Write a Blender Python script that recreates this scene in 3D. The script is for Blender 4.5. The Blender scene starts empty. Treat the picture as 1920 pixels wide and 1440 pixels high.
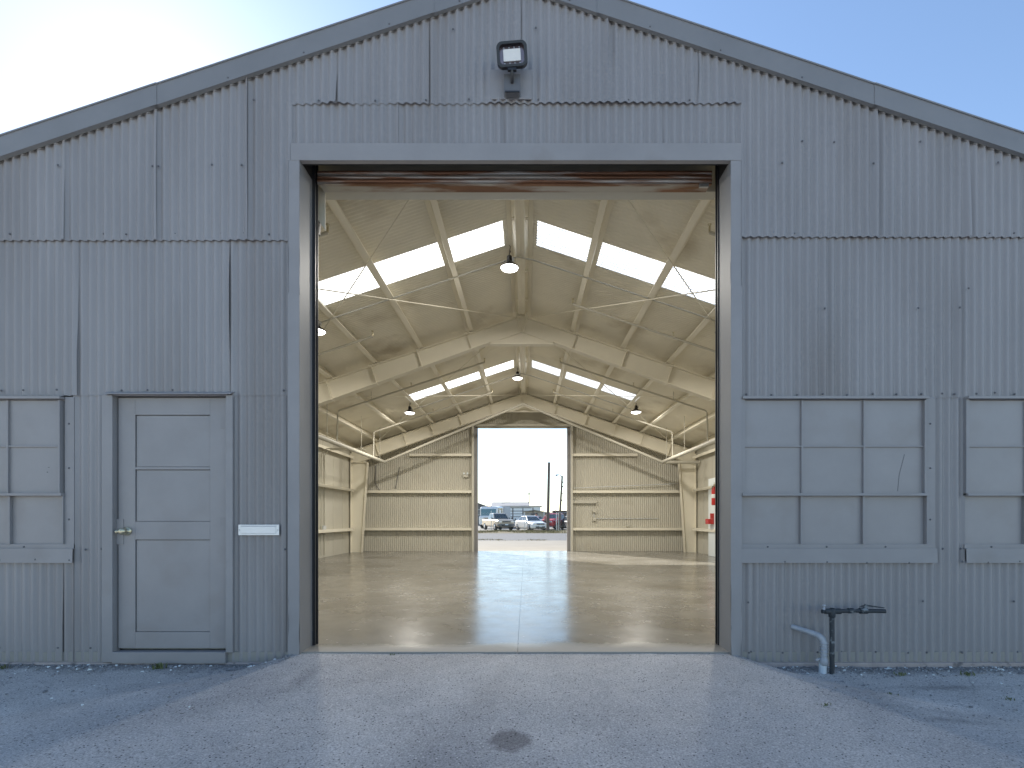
import bpy, math, random
from mathutils import Vector, Matrix, noise
R = math.radians
random.seed(7)
scene = bpy.context.scene
COL = scene.collection

# ------------------------------------------------------------------ camera, sky, sun, exposure
CAMX, CAMY, CAMZ = 0.083, -4.2, 1.09
cd = bpy.data.cameras.new('camera'); cam = bpy.data.objects.new('camera', cd); COL.objects.link(cam)
cam.location = (CAMX, CAMY, CAMZ); cam.rotation_euler = (R(90), 0, 0)
cd.sensor_width = 36; cd.lens = 18; cd.shift_x = -26/1920; cd.shift_y = 253/1920
cd.clip_start = 0.05; cd.clip_end = 2000
scene.camera = cam

SUN_DIR = Vector((-3.66, 5.2, 4.1)).normalized()          # towards the sun
SUN_EL = math.asin(SUN_DIR.z); SUN_AZ = math.atan2(SUN_DIR.x, SUN_DIR.y)
world = bpy.data.worlds.new('World'); scene.world = world; world.use_nodes = True
nt = world.node_tree; nt.nodes.clear()
sky = nt.nodes.new('ShaderNodeTexSky'); sky.sky_type = 'NISHITA'; sky.sun_disc = False
sky.sun_elevation = SUN_EL; sky.sun_rotation = SUN_AZ
sky.air_density = 1.0; sky.dust_density = 0.16; sky.ozone_density = 1.6; sky.altitude = 10
bg = nt.nodes.new('ShaderNodeBackground'); bg.inputs[1].default_value = 0.135
wo = nt.nodes.new('ShaderNodeOutputWorld')
nt.links.new(sky.outputs[0], bg.inputs[0]); nt.links.new(bg.outputs[0], wo.inputs[0])
sl = bpy.data.lights.new('sun', 'SUN'); sl.energy = 5.0; sl.angle = R(0.5); sl.color = (1.0, 0.95, 0.86)
so = bpy.data.objects.new('sun', sl); COL.objects.link(so)
so.rotation_euler = (-SUN_DIR).to_track_quat('-Z', 'Y').to_euler(); so.location = (-20, 30, 25)
vs = scene.view_settings
vs.view_transform = 'Standard'; vs.look = 'None'; vs.gamma = 1.0; vs.use_curve_mapping = False; vs.exposure = 0.95
LAMP_W = 52.0
scene.cycles.use_denoising = True
scene.cycles.max_bounces = 10; scene.cycles.diffuse_bounces = 6; scene.cycles.sample_clamp_indirect = 6.0

# ------------------------------------------------------------------ helpers: picture measurements -> metres
def WX(px, y=0.0): return CAMX + (px-986)*(y-CAMY)/960
def WZ(py, y=0.0): return CAMZ + (973-py)*(y-CAMY)/960
def nz(x, y, z=0.0, s=1.0): return noise.noise(Vector((x*s, y*s, z*s)))
def smooth(a, b, t):
    t = max(0.0, min(1.0, (t-a)/(b-a))); return t*t*(3-2*t)

# ------------------------------------------------------------------ materials
def mat(name, base, rough=0.6, metal=0.0, var=0.0, vscale=3.0, bump=0.0, bscale=40.0, dark=None, dscale=2.0, dlo=.55, dhi=.75, spec=0.5, stretch=None, rvar=0.0, coat=0.0):
    m = bpy.data.materials.new(name); m.use_nodes = True
    t = m.node_tree; b = t.nodes['Principled BSDF']
    b.inputs['Base Color'].default_value = (*base, 1); b.inputs['Roughness'].default_value = rough
    b.inputs['Metallic'].default_value = metal; b.inputs['Specular IOR Level'].default_value = spec
    if coat: b.inputs['Coat Weight'].default_value = coat
    if not (var or bump or dark): return m
    co = t.nodes.new('ShaderNodeTexCoord'); mp = t.nodes.new('ShaderNodeMapping')
    t.links.new(co.outputs['Object'], mp.inputs[0])
    if stretch: mp.inputs['Scale'].default_value = stretch
    last = None
    if var:
        n = t.nodes.new('ShaderNodeTexNoise'); n.inputs['Scale'].default_value = vscale; n.inputs['Detail'].default_value = 8; n.inputs['Roughness'].default_value = .62
        t.links.new(mp.outputs[0], n.inputs[0])
        rp = t.nodes.new('ShaderNodeValToRGB')
        rp.color_ramp.elements[0].position = .28; rp.color_ramp.elements[1].position = .72
        rp.color_ramp.elements[0].color = (*[c*(1-var) for c in base], 1)
        rp.color_ramp.elements[1].color = (*[min(1, c*(1+var)) for c in base], 1)
        t.links.new(n.outputs['Fac'], rp.inputs[0]); last = rp.outputs[0]
        if rvar:
            mr = t.nodes.new('ShaderNodeMapRange'); mr.inputs['To Min'].default_value = rough-rvar; mr.inputs['To Max'].default_value = rough+rvar
            mr.inputs['From Min'].default_value = .3; mr.inputs['From Max'].default_value = .7
            t.links.new(n.outputs['Fac'], mr.inputs['Value']); t.links.new(mr.outputs[0], b.inputs['Roughness'])
    if dark:
        n2 = t.nodes.new('ShaderNodeTexNoise'); n2.inputs['Scale'].default_value = dscale; n2.inputs['Detail'].default_value = 6
        t.links.new(mp.outputs[0], n2.inputs[0])
        r2 = t.nodes.new('ShaderNodeValToRGB'); r2.color_ramp.elements[0].position = dlo; r2.color_ramp.elements[1].position = dhi
        t.links.new(n2.outputs['Fac'], r2.inputs[0])
        mx = t.nodes.new('ShaderNodeMix'); mx.data_type = 'RGBA'
        t.links.new(r2.outputs[0], mx.inputs[0])
        if last: t.links.new(last, mx.inputs[6])
        else: mx.inputs[6].default_value = (*base, 1)
        mx.inputs[7].default_value = (*dark, 1); last = mx.outputs[2]
    if last: t.links.new(last, b.inputs['Base Color'])
    if bump:
        n3 = t.nodes.new('ShaderNodeTexNoise'); n3.inputs['Scale'].default_value = bscale; n3.inputs['Detail'].default_value = 5
        t.links.new(mp.outputs[0], n3.inputs[0])
        bp = t.nodes.new('ShaderNodeBump'); bp.inputs['Strength'].default_value = bump; bp.inputs['Distance'].default_value = .01
        t.links.new(n3.outputs['Fac'], bp.inputs['Height']); t.links.new(bp.outputs[0], b.inputs['Normal'])
    return m

def emit(name, col, s):
    m = bpy.data.materials.new(name); m.use_nodes = True; b = m.node_tree.nodes['Principled BSDF']
    b.inputs['Base Color'].default_value = (*col, 1); b.inputs['Emission Color'].default_value = (*col, 1); b.inputs['Emission Strength'].default_value = s
    return m

M = {}
M['paint'] = mat('grey_paint', (.272, .26, .26), .46, var=.09, vscale=2.2, bump=.06, bscale=60, dark=(.215, .195, .185), dscale=1.3, dlo=.52, dhi=.8, stretch=(1, 1, .22))
M['fascia'] = mat('dark_grey_fascia_paint', (.20, .20, .205), .5, var=.08, vscale=2.0, bump=.06, bscale=25)
M['trim'] = mat('grey_trim_paint', (.265, .254, .254), .5, var=.08, vscale=2.3, bump=.06, bscale=25, dark=(.22, .205, .195), dscale=2.2, dlo=.6, dhi=.8)
M['pane'] = mat('painted_pane', (.272, .26, .26), .42, var=.07, vscale=2.8, bump=.05, bscale=12, dark=(.245, .228, .22), dscale=3.0, dlo=.55, dhi=.78)
M['nail'] = mat('nail_head', (.12, .12, .13), .5, metal=.3)
M['cream'] = mat('cream_paint', (.50, .475, .40), .55, var=.05, vscale=1.4, dark=(.42, .385, .31), dscale=1.7, dlo=.6, dhi=.85)
M['steelcream'] = mat('cream_steel_paint', (.74, .695, .575), .5, var=.04, vscale=1.5)
M['creamroof'] = mat('cream_roof_paint', (.82, .775, .65), .6, var=.06, vscale=1.2, dark=(.46, .39, .27), dscale=1.0, dlo=.58, dhi=.85)
M['black'] = mat('black_paint', (.018, .018, .02), .4)
M['dark'] = mat('cavity_shade_black', (.012, .011, .01), .9)  # near-black colour stands in for the unlit recess over the doorway
M['rust'] = mat('rusty_slats', (.20, .10, .055), .45, metal=.5, var=.35, vscale=9, stretch=(.25, 1, 4), dark=(.42, .40, .36), dscale=5, dlo=.5, dhi=.62)
M['lens'] = emit('lamp_lens', (1, .97, .9), 5.0)
M['fixture'] = mat('lamp_housing', (.03, .027, .025), .35, metal=.5)
M['steel'] = mat('bare_steel', (.45, .46, .48), .35, metal=.9, var=.1, vscale=20)
M['brass'] = mat('worn_brass', (.52, .47, .33), .3, metal=.8, var=.15, vscale=30)
M['white'] = mat('white_paint', (.74, .78, .78), .45, var=.04, vscale=5)
M['slot'] = mat('brushed_aluminium', (.62, .64, .66), .38, metal=.55, var=.05, vscale=20, stretch=(1, 1, 8))
M['red'] = mat('red_paint', (.48, .025, .02), .3)
M['tag'] = mat('paper_tag', (.7, .7, .68), .8)
M['found'] = mat('foundation_concrete', (.36, .31, .29), .85, var=.18, vscale=7, bump=.5, bscale=30, dark=(.13, .12, .12), dscale=9, dlo=.6, dhi=.68)
M['pipe'] = mat('painted_pipe', (.36, .38, .41), .5, var=.15, vscale=14, bump=.25, bscale=60)
M['pipedark'] = mat('weathered_pipe', (.03, .036, .042), .6, var=.3, vscale=10, bump=.4, bscale=60, dark=(.2, .22, .23), dscale=14, dlo=.56, dhi=.64)
M['pvc'] = mat('pale_plastic_pipe', (.55, .6, .63), .45, var=.08, vscale=12)
M['wood'] = mat('weathered_wood', (.16, .125, .10), .85, var=.25, vscale=6, stretch=(4, 4, .3))
M['tyre'] = mat('tyre_rubber', (.02, .02, .021), .8)
M['rim'] = mat('wheel_rim', (.5, .5, .52), .3, metal=.8)
M['glass'] = mat('dark_glass', (.03, .05, .06), .06, spec=.8)
M['bluglass'] = mat('blue_tinted_glass', (.04, .14, .2), .08, spec=.8)
M['chrome'] = mat('headlight_lens', (.7, .72, .74), .12, metal=.3)
M['plastic'] = mat('black_plastic', (.03, .03, .032), .55)
M['champagne'] = mat('champagne_car_paint', (.46, .38, .29), .3, metal=.35, coat=.5)
M['hood'] = mat('grey_bumper_paint', (.14, .138, .14), .4, metal=.2)
M['carwhite'] = mat('white_car_paint', (.78, .78, .76), .28, coat=.6)
M['carred'] = mat('red_car_paint', (.52, .03, .035), .3, coat=.6)
M['truckred'] = mat('faded_red_paint', (.55, .07, .08), .4)
M['skin'] = mat('skin', (.42, .25, .18), .6)
M['hair'] = mat('dark_hair', (.015, .012, .01), .7)
M['pink'] = mat('red_pink_shirt', (.62, .16, .17), .8)
M['whiteshirt'] = mat('white_shirt', (.7, .7, .7), .8)
M['trousers'] = mat('dark_trousers', (.06, .045, .04), .85)
M['greyroof'] = mat('grey_shed_roof', (.34, .33, .32), .6, var=.06, vscale=.6)
M['greywall'] = mat('pale_grey_siding', (.52, .53, .53), .7, var=.05, vscale=.6)
M['shadewall'] = mat('brown_grey_siding', (.17, .165, .16), .8)
M['beige'] = mat('beige_siding', (.40, .37, .30), .75, var=.05, vscale=.8)
M['container'] = mat('dark_brown_container', (.07, .05, .045), .6, var=.2, vscale=2)
M['galv'] = mat('galvanised_steel', (.5, .51, .52), .4, metal=.7)

def skylight_material():
    m = bpy.data.materials.new('translucent_skylight'); m.use_nodes = True; t = m.node_tree; t.nodes.clear()
    o = t.nodes.new('ShaderNodeOutputMaterial'); a = t.nodes.new('ShaderNodeBsdfTranslucent'); d = t.nodes.new('ShaderNodeBsdfDiffuse'); x = t.nodes.new('ShaderNodeMixShader')
    a.inputs[0].default_value = (.95, .95, .93, 1); d.inputs[0].default_value = (.85, .85, .83, 1); x.inputs[0].default_value = .2
    t.links.new(a.outputs[0], x.inputs[1]); t.links.new(d.outputs[0], x.inputs[2]); t.links.new(x.outputs[0], o.inputs[0])
    return m
M['sky'] = skylight_material()

def asphalt():
    m = bpy.data.materials.new('weathered_asphalt'); m.use_nodes = True; t = m.node_tree; b = t.nodes['Principled BSDF']
    L = t.links.new; N = t.nodes.new
    co = N('ShaderNodeTexCoord').outputs['Object']
    def noi(scale, det=6, rough=.6):
        n = N('ShaderNodeTexNoise'); n.inputs['Scale'].default_value = scale; n.inputs['Detail'].default_value = det; n.inputs['Roughness'].default_value = rough; L(co, n.inputs[0]); return n.outputs['Fac']
    def ramp(src, stops):
        r = N('ShaderNodeValToRGB'); e = r.color_ramp.elements
        while len(e) < len(stops): e.new(.5)
        for k, (p, c) in enumerate(stops): e[k].position = p; e[k].color = (*c, 1)
        L(src, r.inputs[0]); return r.outputs[0]
    def mix(f, a, c, mode='MIX'):
        x = N('ShaderNodeMix'); x.data_type = 'RGBA'; x.blend_type = mode
        if isinstance(f, float): x.inputs[0].default_value = f
        else: L(f, x.inputs[0])
        L(a, x.inputs[6])
        if isinstance(c, tuple): x.inputs[7].default_value = (*c, 1)
        else: L(c, x.inputs[7])
        return x.outputs[2]
    base = ramp(noi(1.3, 9, .68), [(.3, (.34, .337, .338)), (.5, (.40, .396, .397)), (.7, (.46, .455, .453))])
    at_ = N('ShaderNodeAttribute'); at_.attribute_name = 'zone'; zn = N('ShaderNodeSeparateColor'); L(at_.outputs['Color'], zn.inputs[0])
    old = ramp(noi(1.9, 9, .68), [(.3, (.43, .41, .39)), (.5, (.52, .495, .47)), (.7, (.60, .575, .55))])
    base = mix(zn.outputs[0], base, old)
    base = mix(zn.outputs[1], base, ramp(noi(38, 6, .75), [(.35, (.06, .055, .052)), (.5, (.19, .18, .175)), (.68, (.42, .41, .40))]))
    base = mix(1.0, base, ramp(noi(.75, 5, .7), [(.34, (.82, .82, .83)), (.5, (1, 1, 1)), (.66, (1.1, 1.1, 1.09))]), 'MULTIPLY')
    grain = ramp(noi(95, 4, .8), [(.34, (.52, .52, .52)), (.5, (1, 1, 1)), (.66, (1.42, 1.42, 1.42))])
    c = mix(1.0, base, grain, 'MULTIPLY')
    v = N('ShaderNodeTexVoronoi'); v.inputs['Scale'].default_value = 58; L(co, v.inputs[0])
    # pale aggregate: only some cells, near their centres
    sz = ramp(v.outputs['Distance'], [(.22, (1, 1, 1)), (.34, (0, 0, 0))])
    pick = N('ShaderNodeSeparateColor'); L(v.outputs['Color'], pick.inputs[0])
    pk = ramp(pick.outputs[0], [(.80, (0, 0, 0)), (.84, (1, 1, 1))])
    c = mix(mix(1.0, sz, pk, 'MULTIPLY'), c, (.62, .61, .59))
    pk2 = ramp(pick.outputs[1], [(.80, (0, 0, 0)), (.84, (1, 1, 1))])
    c = mix(mix(1.0, sz, pk2, 'MULTIPLY'), c, (.05, .05, .055))
    # sparse bigger stones
    v2 = N('ShaderNodeTexVoronoi'); v2.inputs['Scale'].default_value = 26; L(co, v2.inputs[0])
    sz2 = ramp(v2.outputs['Distance'], [(.09, (1, 1, 1)), (.14, (0, 0, 0))])
    p2 = N('ShaderNodeSeparateColor'); L(v2.outputs['Color'], p2.inputs[0])
    pk3 = ramp(p2.outputs[0], [(.78, (0, 0, 0)), (.82, (1, 1, 1))])
    c = mix(mix(1.0, sz2, pk3, 'MULTIPLY'), c, (.66, .64, .60))
    # cracks
    v3 = N('ShaderNodeTexVoronoi'); v3.feature = 'DISTANCE_TO_EDGE'; v3.inputs['Scale'].default_value = .55
    wv = N('ShaderNodeMix'); wv.data_type = 'VECTOR'; wv.inputs[0].default_value = .12
    nn = N('ShaderNodeTexNoise'); nn.inputs['Scale'].default_value = 4; nn.inputs['Detail'].default_value = 6; L(co, nn.inputs[0])
    L(co, wv.inputs[4]); L(nn.outputs['Color'], wv.inputs[5]); L(wv.outputs[1], v3.inputs[0])
    ck = ramp(v3.outputs['Distance'], [(.0, (1, 1, 1)), (.004, (0, 0, 0))])
    gate = ramp(noi(.9, 3), [(.6, (0, 0, 0)), (.7, (.5, .5, .5))])
    c = mix(mix(1.0, ck, gate, 'MULTIPLY'), c, (.06, .06, .06))
    # dark spot on the drive and a pale worn patch to the right of it
    def spot(cx, cy, rx, ry, lo, hi, wob):
        mp = N('ShaderNodeMapping'); mp.inputs['Location'].default_value = (-cx/rx, -cy/ry, 0); mp.inputs['Scale'].default_value = (1/rx, 1/ry, 0)
        L(co, mp.inputs[0]); ln = N('ShaderNodeVectorMath'); ln.operation = 'LENGTH'; L(mp.outputs[0], ln.inputs[0])
        ad = N('ShaderNodeMath'); ad.operation = 'MULTIPLY_ADD'; L(noi(14, 4), ad.inputs[0]); ad.inputs[1].default_value = wob; L(ln.outputs[1], ad.inputs[2])
        return ramp(ad.outputs[0], [(lo, (1, 1, 1)), (hi, (0, 0, 0))])
    c = mix(spot(.0, -1.46, .18, .2, .72, .95, .5), c, mix(1.0, c, (.5, .49, .5), 'MULTIPLY'))
    c = mix(spot(2.75, -.86, .52, .26, .3, .98, .6), c, mix(1.0, c, (1.45, 1.43, 1.4), 'MULTIPLY'))
    c = mix(spot(2.6, -1.2, .42, .09, .4, .98, .6), c, mix(1.0, c, (.66, .66, .67), 'MULTIPLY'))
    c = mix(spot(3.1, -.5, .7, .11, .4, .98, .6), c, mix(1.0, c, (.62, .62, .63), 'MULTIPLY'))
    c = mix(spot(-1.5, -.55, .13, .5, .3, 1.0, .6), c, mix(1.0, c, (.72, .72, .73), 'MULTIPLY'))
    L(c, b.inputs['Base Color']); b.inputs['Roughness'].default_value = .8
    bp = N('ShaderNodeBump'); bp.inputs['Strength'].default_value = .8; bp.inputs['Distance'].default_value = .010
    L(noi(85, 5, .8), bp.inputs['Height']); L(bp.outputs[0], b.inputs['Normal'])
    return m
M['asphalt'] = asphalt()

def floor_material():
    m = bpy.data.materials.new('polished_concrete'); m.use_nodes = True; t = m.node_tree; b = t.nodes['Principled BSDF']
    L = t.links.new; N = t.nodes.new
    co = N('ShaderNodeTexCoord').outputs['Object']
    n = N('ShaderNodeTexNoise'); n.inputs['Scale'].default_value = .9; n.inputs['Detail'].default_value = 9; n.inputs['Roughness'].default_value = .62; n.inputs['Distortion'].default_value = .6; L(co, n.inputs[0])
    r = N('ShaderNodeValToRGB'); e = r.color_ramp.elements; e.new(.5)
    e[0].position = .32; e[0].color = (.125, .113, .092, 1); e[1].position = .5; e[1].color = (.195, .185, .162, 1); e[2].position = .7; e[2].color = (.26, .25, .225, 1)
    L(n.outputs['Fac'], r.inputs[0])
    # dusty pale strip along the door sill
    sp = N('ShaderNodeSeparateXYZ'); L(co, sp.inputs[0])
    ad = N('ShaderNodeMath'); ad.operation = 'MULTIPLY_ADD'; L(n.outputs['Fac'], ad.inputs[0]); ad.inputs[1].default_value = .5; L(sp.outputs['Y'], ad.inputs[2])
    r2 = N('ShaderNodeValToRGB'); r2.color_ramp.elements[0].position = .28; r2.color_ramp.elements[0].color = (1, 1, 1, 1); r2.color_ramp.elements[1].position = .55; r2.color_ramp.elements[1].color = (0, 0, 0, 1)
    L(ad.outputs[0], r2.inputs[0])
    mx = N('ShaderNodeMix'); mx.data_type = 'RGBA'; L(r2.outputs[0], mx.inputs[0]); L(r.outputs[0], mx.inputs[6]); mx.inputs[7].default_value = (.26, .25, .226, 1)
    L(mx.outputs[2], b.inputs['Base Color'])
    n2 = N('ShaderNodeTexNoise'); n2.inputs['Scale'].default_value = 2.6; n2.inputs['Detail'].default_value = 7; n2.inputs['Roughness'].default_value = .7; L(co, n2.inputs[0])
    mr = N('ShaderNodeMapRange'); mr.inputs['From Min'].default_value = .3; mr.inputs['From Max'].default_value = .7; mr.inputs['To Min'].default_value = .17; mr.inputs['To Max'].default_value = .30
    L(n2.outputs['Fac'], mr.inputs['Value'])
    mx2 = N('ShaderNodeMix'); mx2.data_type = 'FLOAT'; L(r2.outputs[0], mx2.inputs[0]); L(mr.outputs[0], mx2.inputs[2]); mx2.inputs[3].default_value = .6
    L(mx2.outputs[0], b.inputs['Roughness'])
    b.inputs['Specular IOR Level'].default_value = .65
    bp = N('ShaderNodeBump'); bp.inputs['Strength'].default_value = .015; bp.inputs['Distance'].default_value = .01
    L(n2.outputs['Fac'], bp.inputs['Height']); L(bp.outputs[0], b.inputs['Normal'])
    return m
M['floor'] = floor_material()
M['pad'] = mat('yard_concrete', (.25, .222, .18), .85, var=.1, vscale=.7, bump=.2, bscale=20)
M['gravel'] = mat('grey_gravel', (.13, .127, .125), .9, var=.5, vscale=9, bump=1.0, bscale=14)
M['soil'] = mat('dry_verge_soil', (.13, .105, .05), .95, var=.4, vscale=3)
M['dirt'] = mat('far_yard_gravel', (.24, .225, .20), .9, var=.15, vscale=.5)
M['grass'] = mat('dry_grass', (.19, .17, .06), .8, var=.4, vscale=1.2, dark=(.25, .19, .09), dscale=.8, dlo=.45, dhi=.6)
M['weed'] = mat('green_weed', (.13, .15, .06), .7, var=.3, vscale=9)
M['stone'] = mat('loose_stone', (.26, .26, .265), .9, var=.5, vscale=25)

# ------------------------------------------------------------------ mesh builder
class MB:
    def __init__(s): s.v = []; s.f = []; s.m = []; s.sm = []
    def add(s, vs, fs, m=0, sm=False):
        o = len(s.v); s.v += [tuple(p) for p in vs]
        for f in fs: s.f.append(tuple(i+o for i in f)); s.m.append(m); s.sm.append(sm)
    def box(s, x0, x1, y0, y1, z0, z1, m=0, T=None):
        p = [(x, y, z) for x in (x0, x1) for y in (y0, y1) for z in (z0, z1)]
        if T is not None: p = [tuple(T @ Vector(q)) for q in p]
        s.add(p, [(0, 1, 3, 2), (4, 6, 7, 5), (0, 4, 5, 1), (2, 3, 7, 6), (0, 2, 6, 4), (1, 5, 7, 3)], m)
    def prism(s, poly, axis, a, b, m=0):
        n = len(poly)
        def P(u, w, t): return {'x': (t, u, w), 'y': (u, t, w), 'z': (u, w, t)}[axis]
        vs = [P(u, w, a) for u, w in poly] + [P(u, w, b) for u, w in poly]
        s.add(vs, [tuple(range(n)), tuple(range(2*n-1, n-1, -1))] + [(i, (i+1) % n, n+(i+1) % n, n+i) for i in range(n)], m)
    def tube(s, pts, r, n=10, m=0, cap=True):
        pts = [Vector(p) for p in pts]; k = len(pts)
        rr = r if isinstance(r, (list, tuple)) else [r]*k
        vs = []; ref = None
        for i, p in enumerate(pts):
            d = (pts[min(i+1, k-1)] - pts[max(i-1, 0)])
            d = d.normalized() if d.length > 1e-9 else Vector((0, 0, 1))
            if ref is None: ref = Vector((0, 0, 1)) if abs(d.z) < .9 else Vector((1, 0, 0))
            u = d.cross(ref).normalized(); w = u.cross(d).normalized(); ref = w
            for j in range(n):
                a = 2*math.pi*j/n; vs.append(p + u*math.cos(a)*rr[i] + w*math.sin(a)*rr[i])
        fs = [(i*n+j, i*n+(j+1) % n, (i+1)*n+(j+1) % n, (i+1)*n+j) for i in range(k-1) for j in range(n)]
        s.add(vs, fs, m, True)
        if cap: s.add([vs[j] for j in range(n)] + [vs[(k-1)*n+j] for j in range(n)], [tuple(range(n-1, -1, -1)), tuple(range(n, 2*n))], m)
    def lathe(s, prof, c=(0, 0, 0), n=24, m=0, T=None):
        vs = []; k = len(prof)
        for r, z in prof:
            for j in range(n):
                a = 2*math.pi*j/n; p = Vector((r*math.cos(a), r*math.sin(a), z))
                if T is not None: p = T @ p
                vs.append(p + Vector(c))
        s.add(vs, [(i*n+j, i*n+(j+1) % n, (i+1)*n+(j+1) % n, (i+1)*n+j) for i in range(k-1) for j in range(n)], m, True)
    def build(s, name, mats, parent=None, bevel=0.0):
        me = bpy.data.meshes.new(name); me.from_pydata(s.v, [], s.f)
        for k in (mats if isinstance(mats, (list, tuple)) else [mats]): me.materials.append(M[k])
        me.polygons.foreach_set('material_index', s.m); me.polygons.foreach_set('use_smooth', s.sm); me.update()
        o = bpy.data.objects.new(name, me); COL.objects.link(o)
        if parent is not None: o.parent = parent
        if bevel:
            b = o.modifiers.new('bevel', 'BEVEL'); b.width = bevel; b.segments = 2; b.limit_method = 'ANGLE'
        return o

def thing(name, label, cat, loc=(0, 0, 0), rz=0.0, group=None):
    o = bpy.data.objects.new(name, None); COL.objects.link(o); o.location = loc; o.rotation_euler = (0, 0, rz); o.empty_display_size = .2
    o['label'] = label; o['category'] = cat
    if group: o['group'] = group
    return o
def tag(o, label, cat, group=None):
    o['label'] = label; o['category'] = cat
    if group: o['group'] = group
    return o
def struct(o, kind='structure', label=None):
    o['kind'] = kind
    if label: o['label'] = label
    return o
def kids(o): return [c for c in bpy.data.objects if c.parent == o]
def dup(o, parent=None):
    c = o.copy(); COL.objects.link(c)
    if parent is not None: c.parent = parent
    for k in kids(o): dup(k, c)
    return c

# ------------------------------------------------------------------ ground
def sheet_xy(name, x0, x1, y0, y1, z, m):
    b = MB(); b.add([(x0, y0, z), (x1, y0, z), (x1, y1, z), (x0, y1, z)], [(0, 1, 2, 3)]); return struct(b.build(name, m))
sheet_xy('ground', -900, 900, -900, 900, -.30, 'dirt')
def ramp_k(x, y):
    d = -y
    hw = 1.78 + .42*min(d, 1.5) + .05*nz(x*.3, y, 2.2, 5) + .02*nz(x, y, 7.7, 15)
    return smooth(hw, hw+.16+.85*min(d, 1.5), abs(x+.02))
def apron_z(x, y):
    d = -y
    hw = 1.78 + .42*min(d, 1.5) + .05*nz(x*.3, y, 2.2, 5) + .02*nz(x, y, 7.7, 15)
    k = smooth(hw, hw+.16+.85*min(d, 1.5), abs(x+.02))
    ramp = -.014 - .055*min(d, 2.6)
    side = (-.118 if x > 0 else -.098) - .022*min(d, 2.6)
    z = ramp*(1-k) + side*k
    z -= .006*max(0, 1-abs(k-.9)/.12)*(.5+.5*nz(x, y, 4.4, 4))
    return z + .006*nz(x, y, 3.1, 1.7) + .003*nz(x, y, 9.1, 7)
def axis(lims):
    out = []
    for a, b, st in lims:
        n = max(1, int(round((b-a)/st))); out += [a+(b-a)*i/n for i in range(n)]
    return out + [lims[-1][1]]
xs = axis([(-60, -10, 5), (-10, -5, .4), (-5, 5, .045), (5, 10, .4), (10, 60, 5)])
ys = axis([(-60, -8, 4), (-8, -3.5, .3), (-3.5, 0.02, .04)])
b = MB(); nx = len(xs)
b.add([(x, y, apron_z(x, y)) for y in ys for x in xs], [(j*nx+i, j*nx+i+1, (j+1)*nx+i+1, (j+1)*nx+i) for j in range(len(ys)-1) for i in range(nx-1)], 0, True)
drive = struct(b.build('asphalt_drive', 'asphalt'))
at = drive.data.color_attributes.new('zone', 'FLOAT_COLOR', 'POINT')      # r: older dusty surface beside the ramp, g: crumbled dirt along the wall
for k, v in enumerate(b.v):
    x, y = v[0], v[1]; kk = ramp_k(x, y)
    old = max(0.0, min(1.0, (kk+.12)/.75 + .30*nz(x, y, 6, 2)+.22*nz(x, y, 1, 9)))
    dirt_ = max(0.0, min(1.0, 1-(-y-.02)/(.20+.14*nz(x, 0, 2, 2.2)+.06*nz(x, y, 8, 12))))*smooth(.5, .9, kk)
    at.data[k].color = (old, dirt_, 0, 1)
# shed floor: two slabs with an open joint between them
b = MB()
b.box(-5.75, .012, .0, 13.28, -.2, 0); b.box(.020, 5.75, .0, 13.28, -.2, 0); b.box(.0125, .0195, .0, 13.28, -.2, -.012)
struct(b.build('concrete_floor', 'floor'))
sheet_xy('yard_pad', -60, 60, 13.281, 22.0, -.012, 'pad')
sheet_xy('gravel_strip', -90, 90, 22.0, 35.5, -.03, 'gravel')
sheet_xy('verge', -90, 90, 35.5, 45.0, -.026, 'soil')
sheet_xy('far_yard', -400, 400, 45.0, 500, -.03, 'dirt')

# ------------------------------------------------------------------ the shed
shed = thing('warehouse', 'long grey corrugated metal shed with a wide open doorway and cream steel interior', 'warehouse')
PITCH = .0683
ZR = 5.566; SL = 1/3
def rake(x): return ZR - SL*abs(x)
wallmb = MB()
def corr(mb, x0, x1, zb, zt, y, seams=(), amp=.0098, m=0, lift=.0, seed=0.0, gape=.35, rows=.28, under=True):
    """vertical corrugated sheets between x0 and x1, each lapping over its right neighbour"""
    cuts = [x0] + sorted(c for c in seams if x0+.05 < c < x1-.05) + [x1]
    ztf = zt if callable(zt) else (lambda x: zt)
    for a, c in zip(cuts[:-1], cuts[1:]):
        last = c == x1
        e = c if last else c + PITCH*.55
        st = PITCH/8; n = max(1, int(math.ceil((e-a)/st)))
        X = [a+(e-a)*i/n for i in range(n+1)]
        h = max(ztf(x) for x in X)-zb; nr = max(2, int(h/rows))
        vs = []
        g0 = random.random(); glen = .25+.5*random.random(); gmag = (random.random() < .85)*(.009+.024*random.random())*gape/.35
        for r in range(nr+1):
            t = r/nr
            for x in X:
                z = zb+(ztf(x)-zb)*t
                yy = y - amp*math.cos(2*math.pi*x/PITCH) - .0035*(x-a)/(e-a)
                yy += .0022*nz(x, z, seed, 2.3) + (.004*max(0, nz(x, z, seed+31, 5)-.35) if z < 1.2 else 0)
                if not last and x > c-PITCH*.5:                      # lap edge stands off over part of its height
                    k = (x-(c-PITCH*.5))/(e-c+PITCH*.5)
                    yy -= gmag*k*k*max(0, 1-((t-g0)/glen)**2)
                if r == 0 and lift: yy -= lift*max(0, nz(x, seed*3.3, 1.7, 3.1))*2
                if r == 0: z += .003*nz(x, seed, 5, 6)
                vs.append((x, yy, z))
        w = n+1
        mb.add(vs, [(r*w+i, r*w+i+1, (r+1)*w+i+1, (r+1)*w+i) for r in range(nr) for i in range(n)], m, True)
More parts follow.
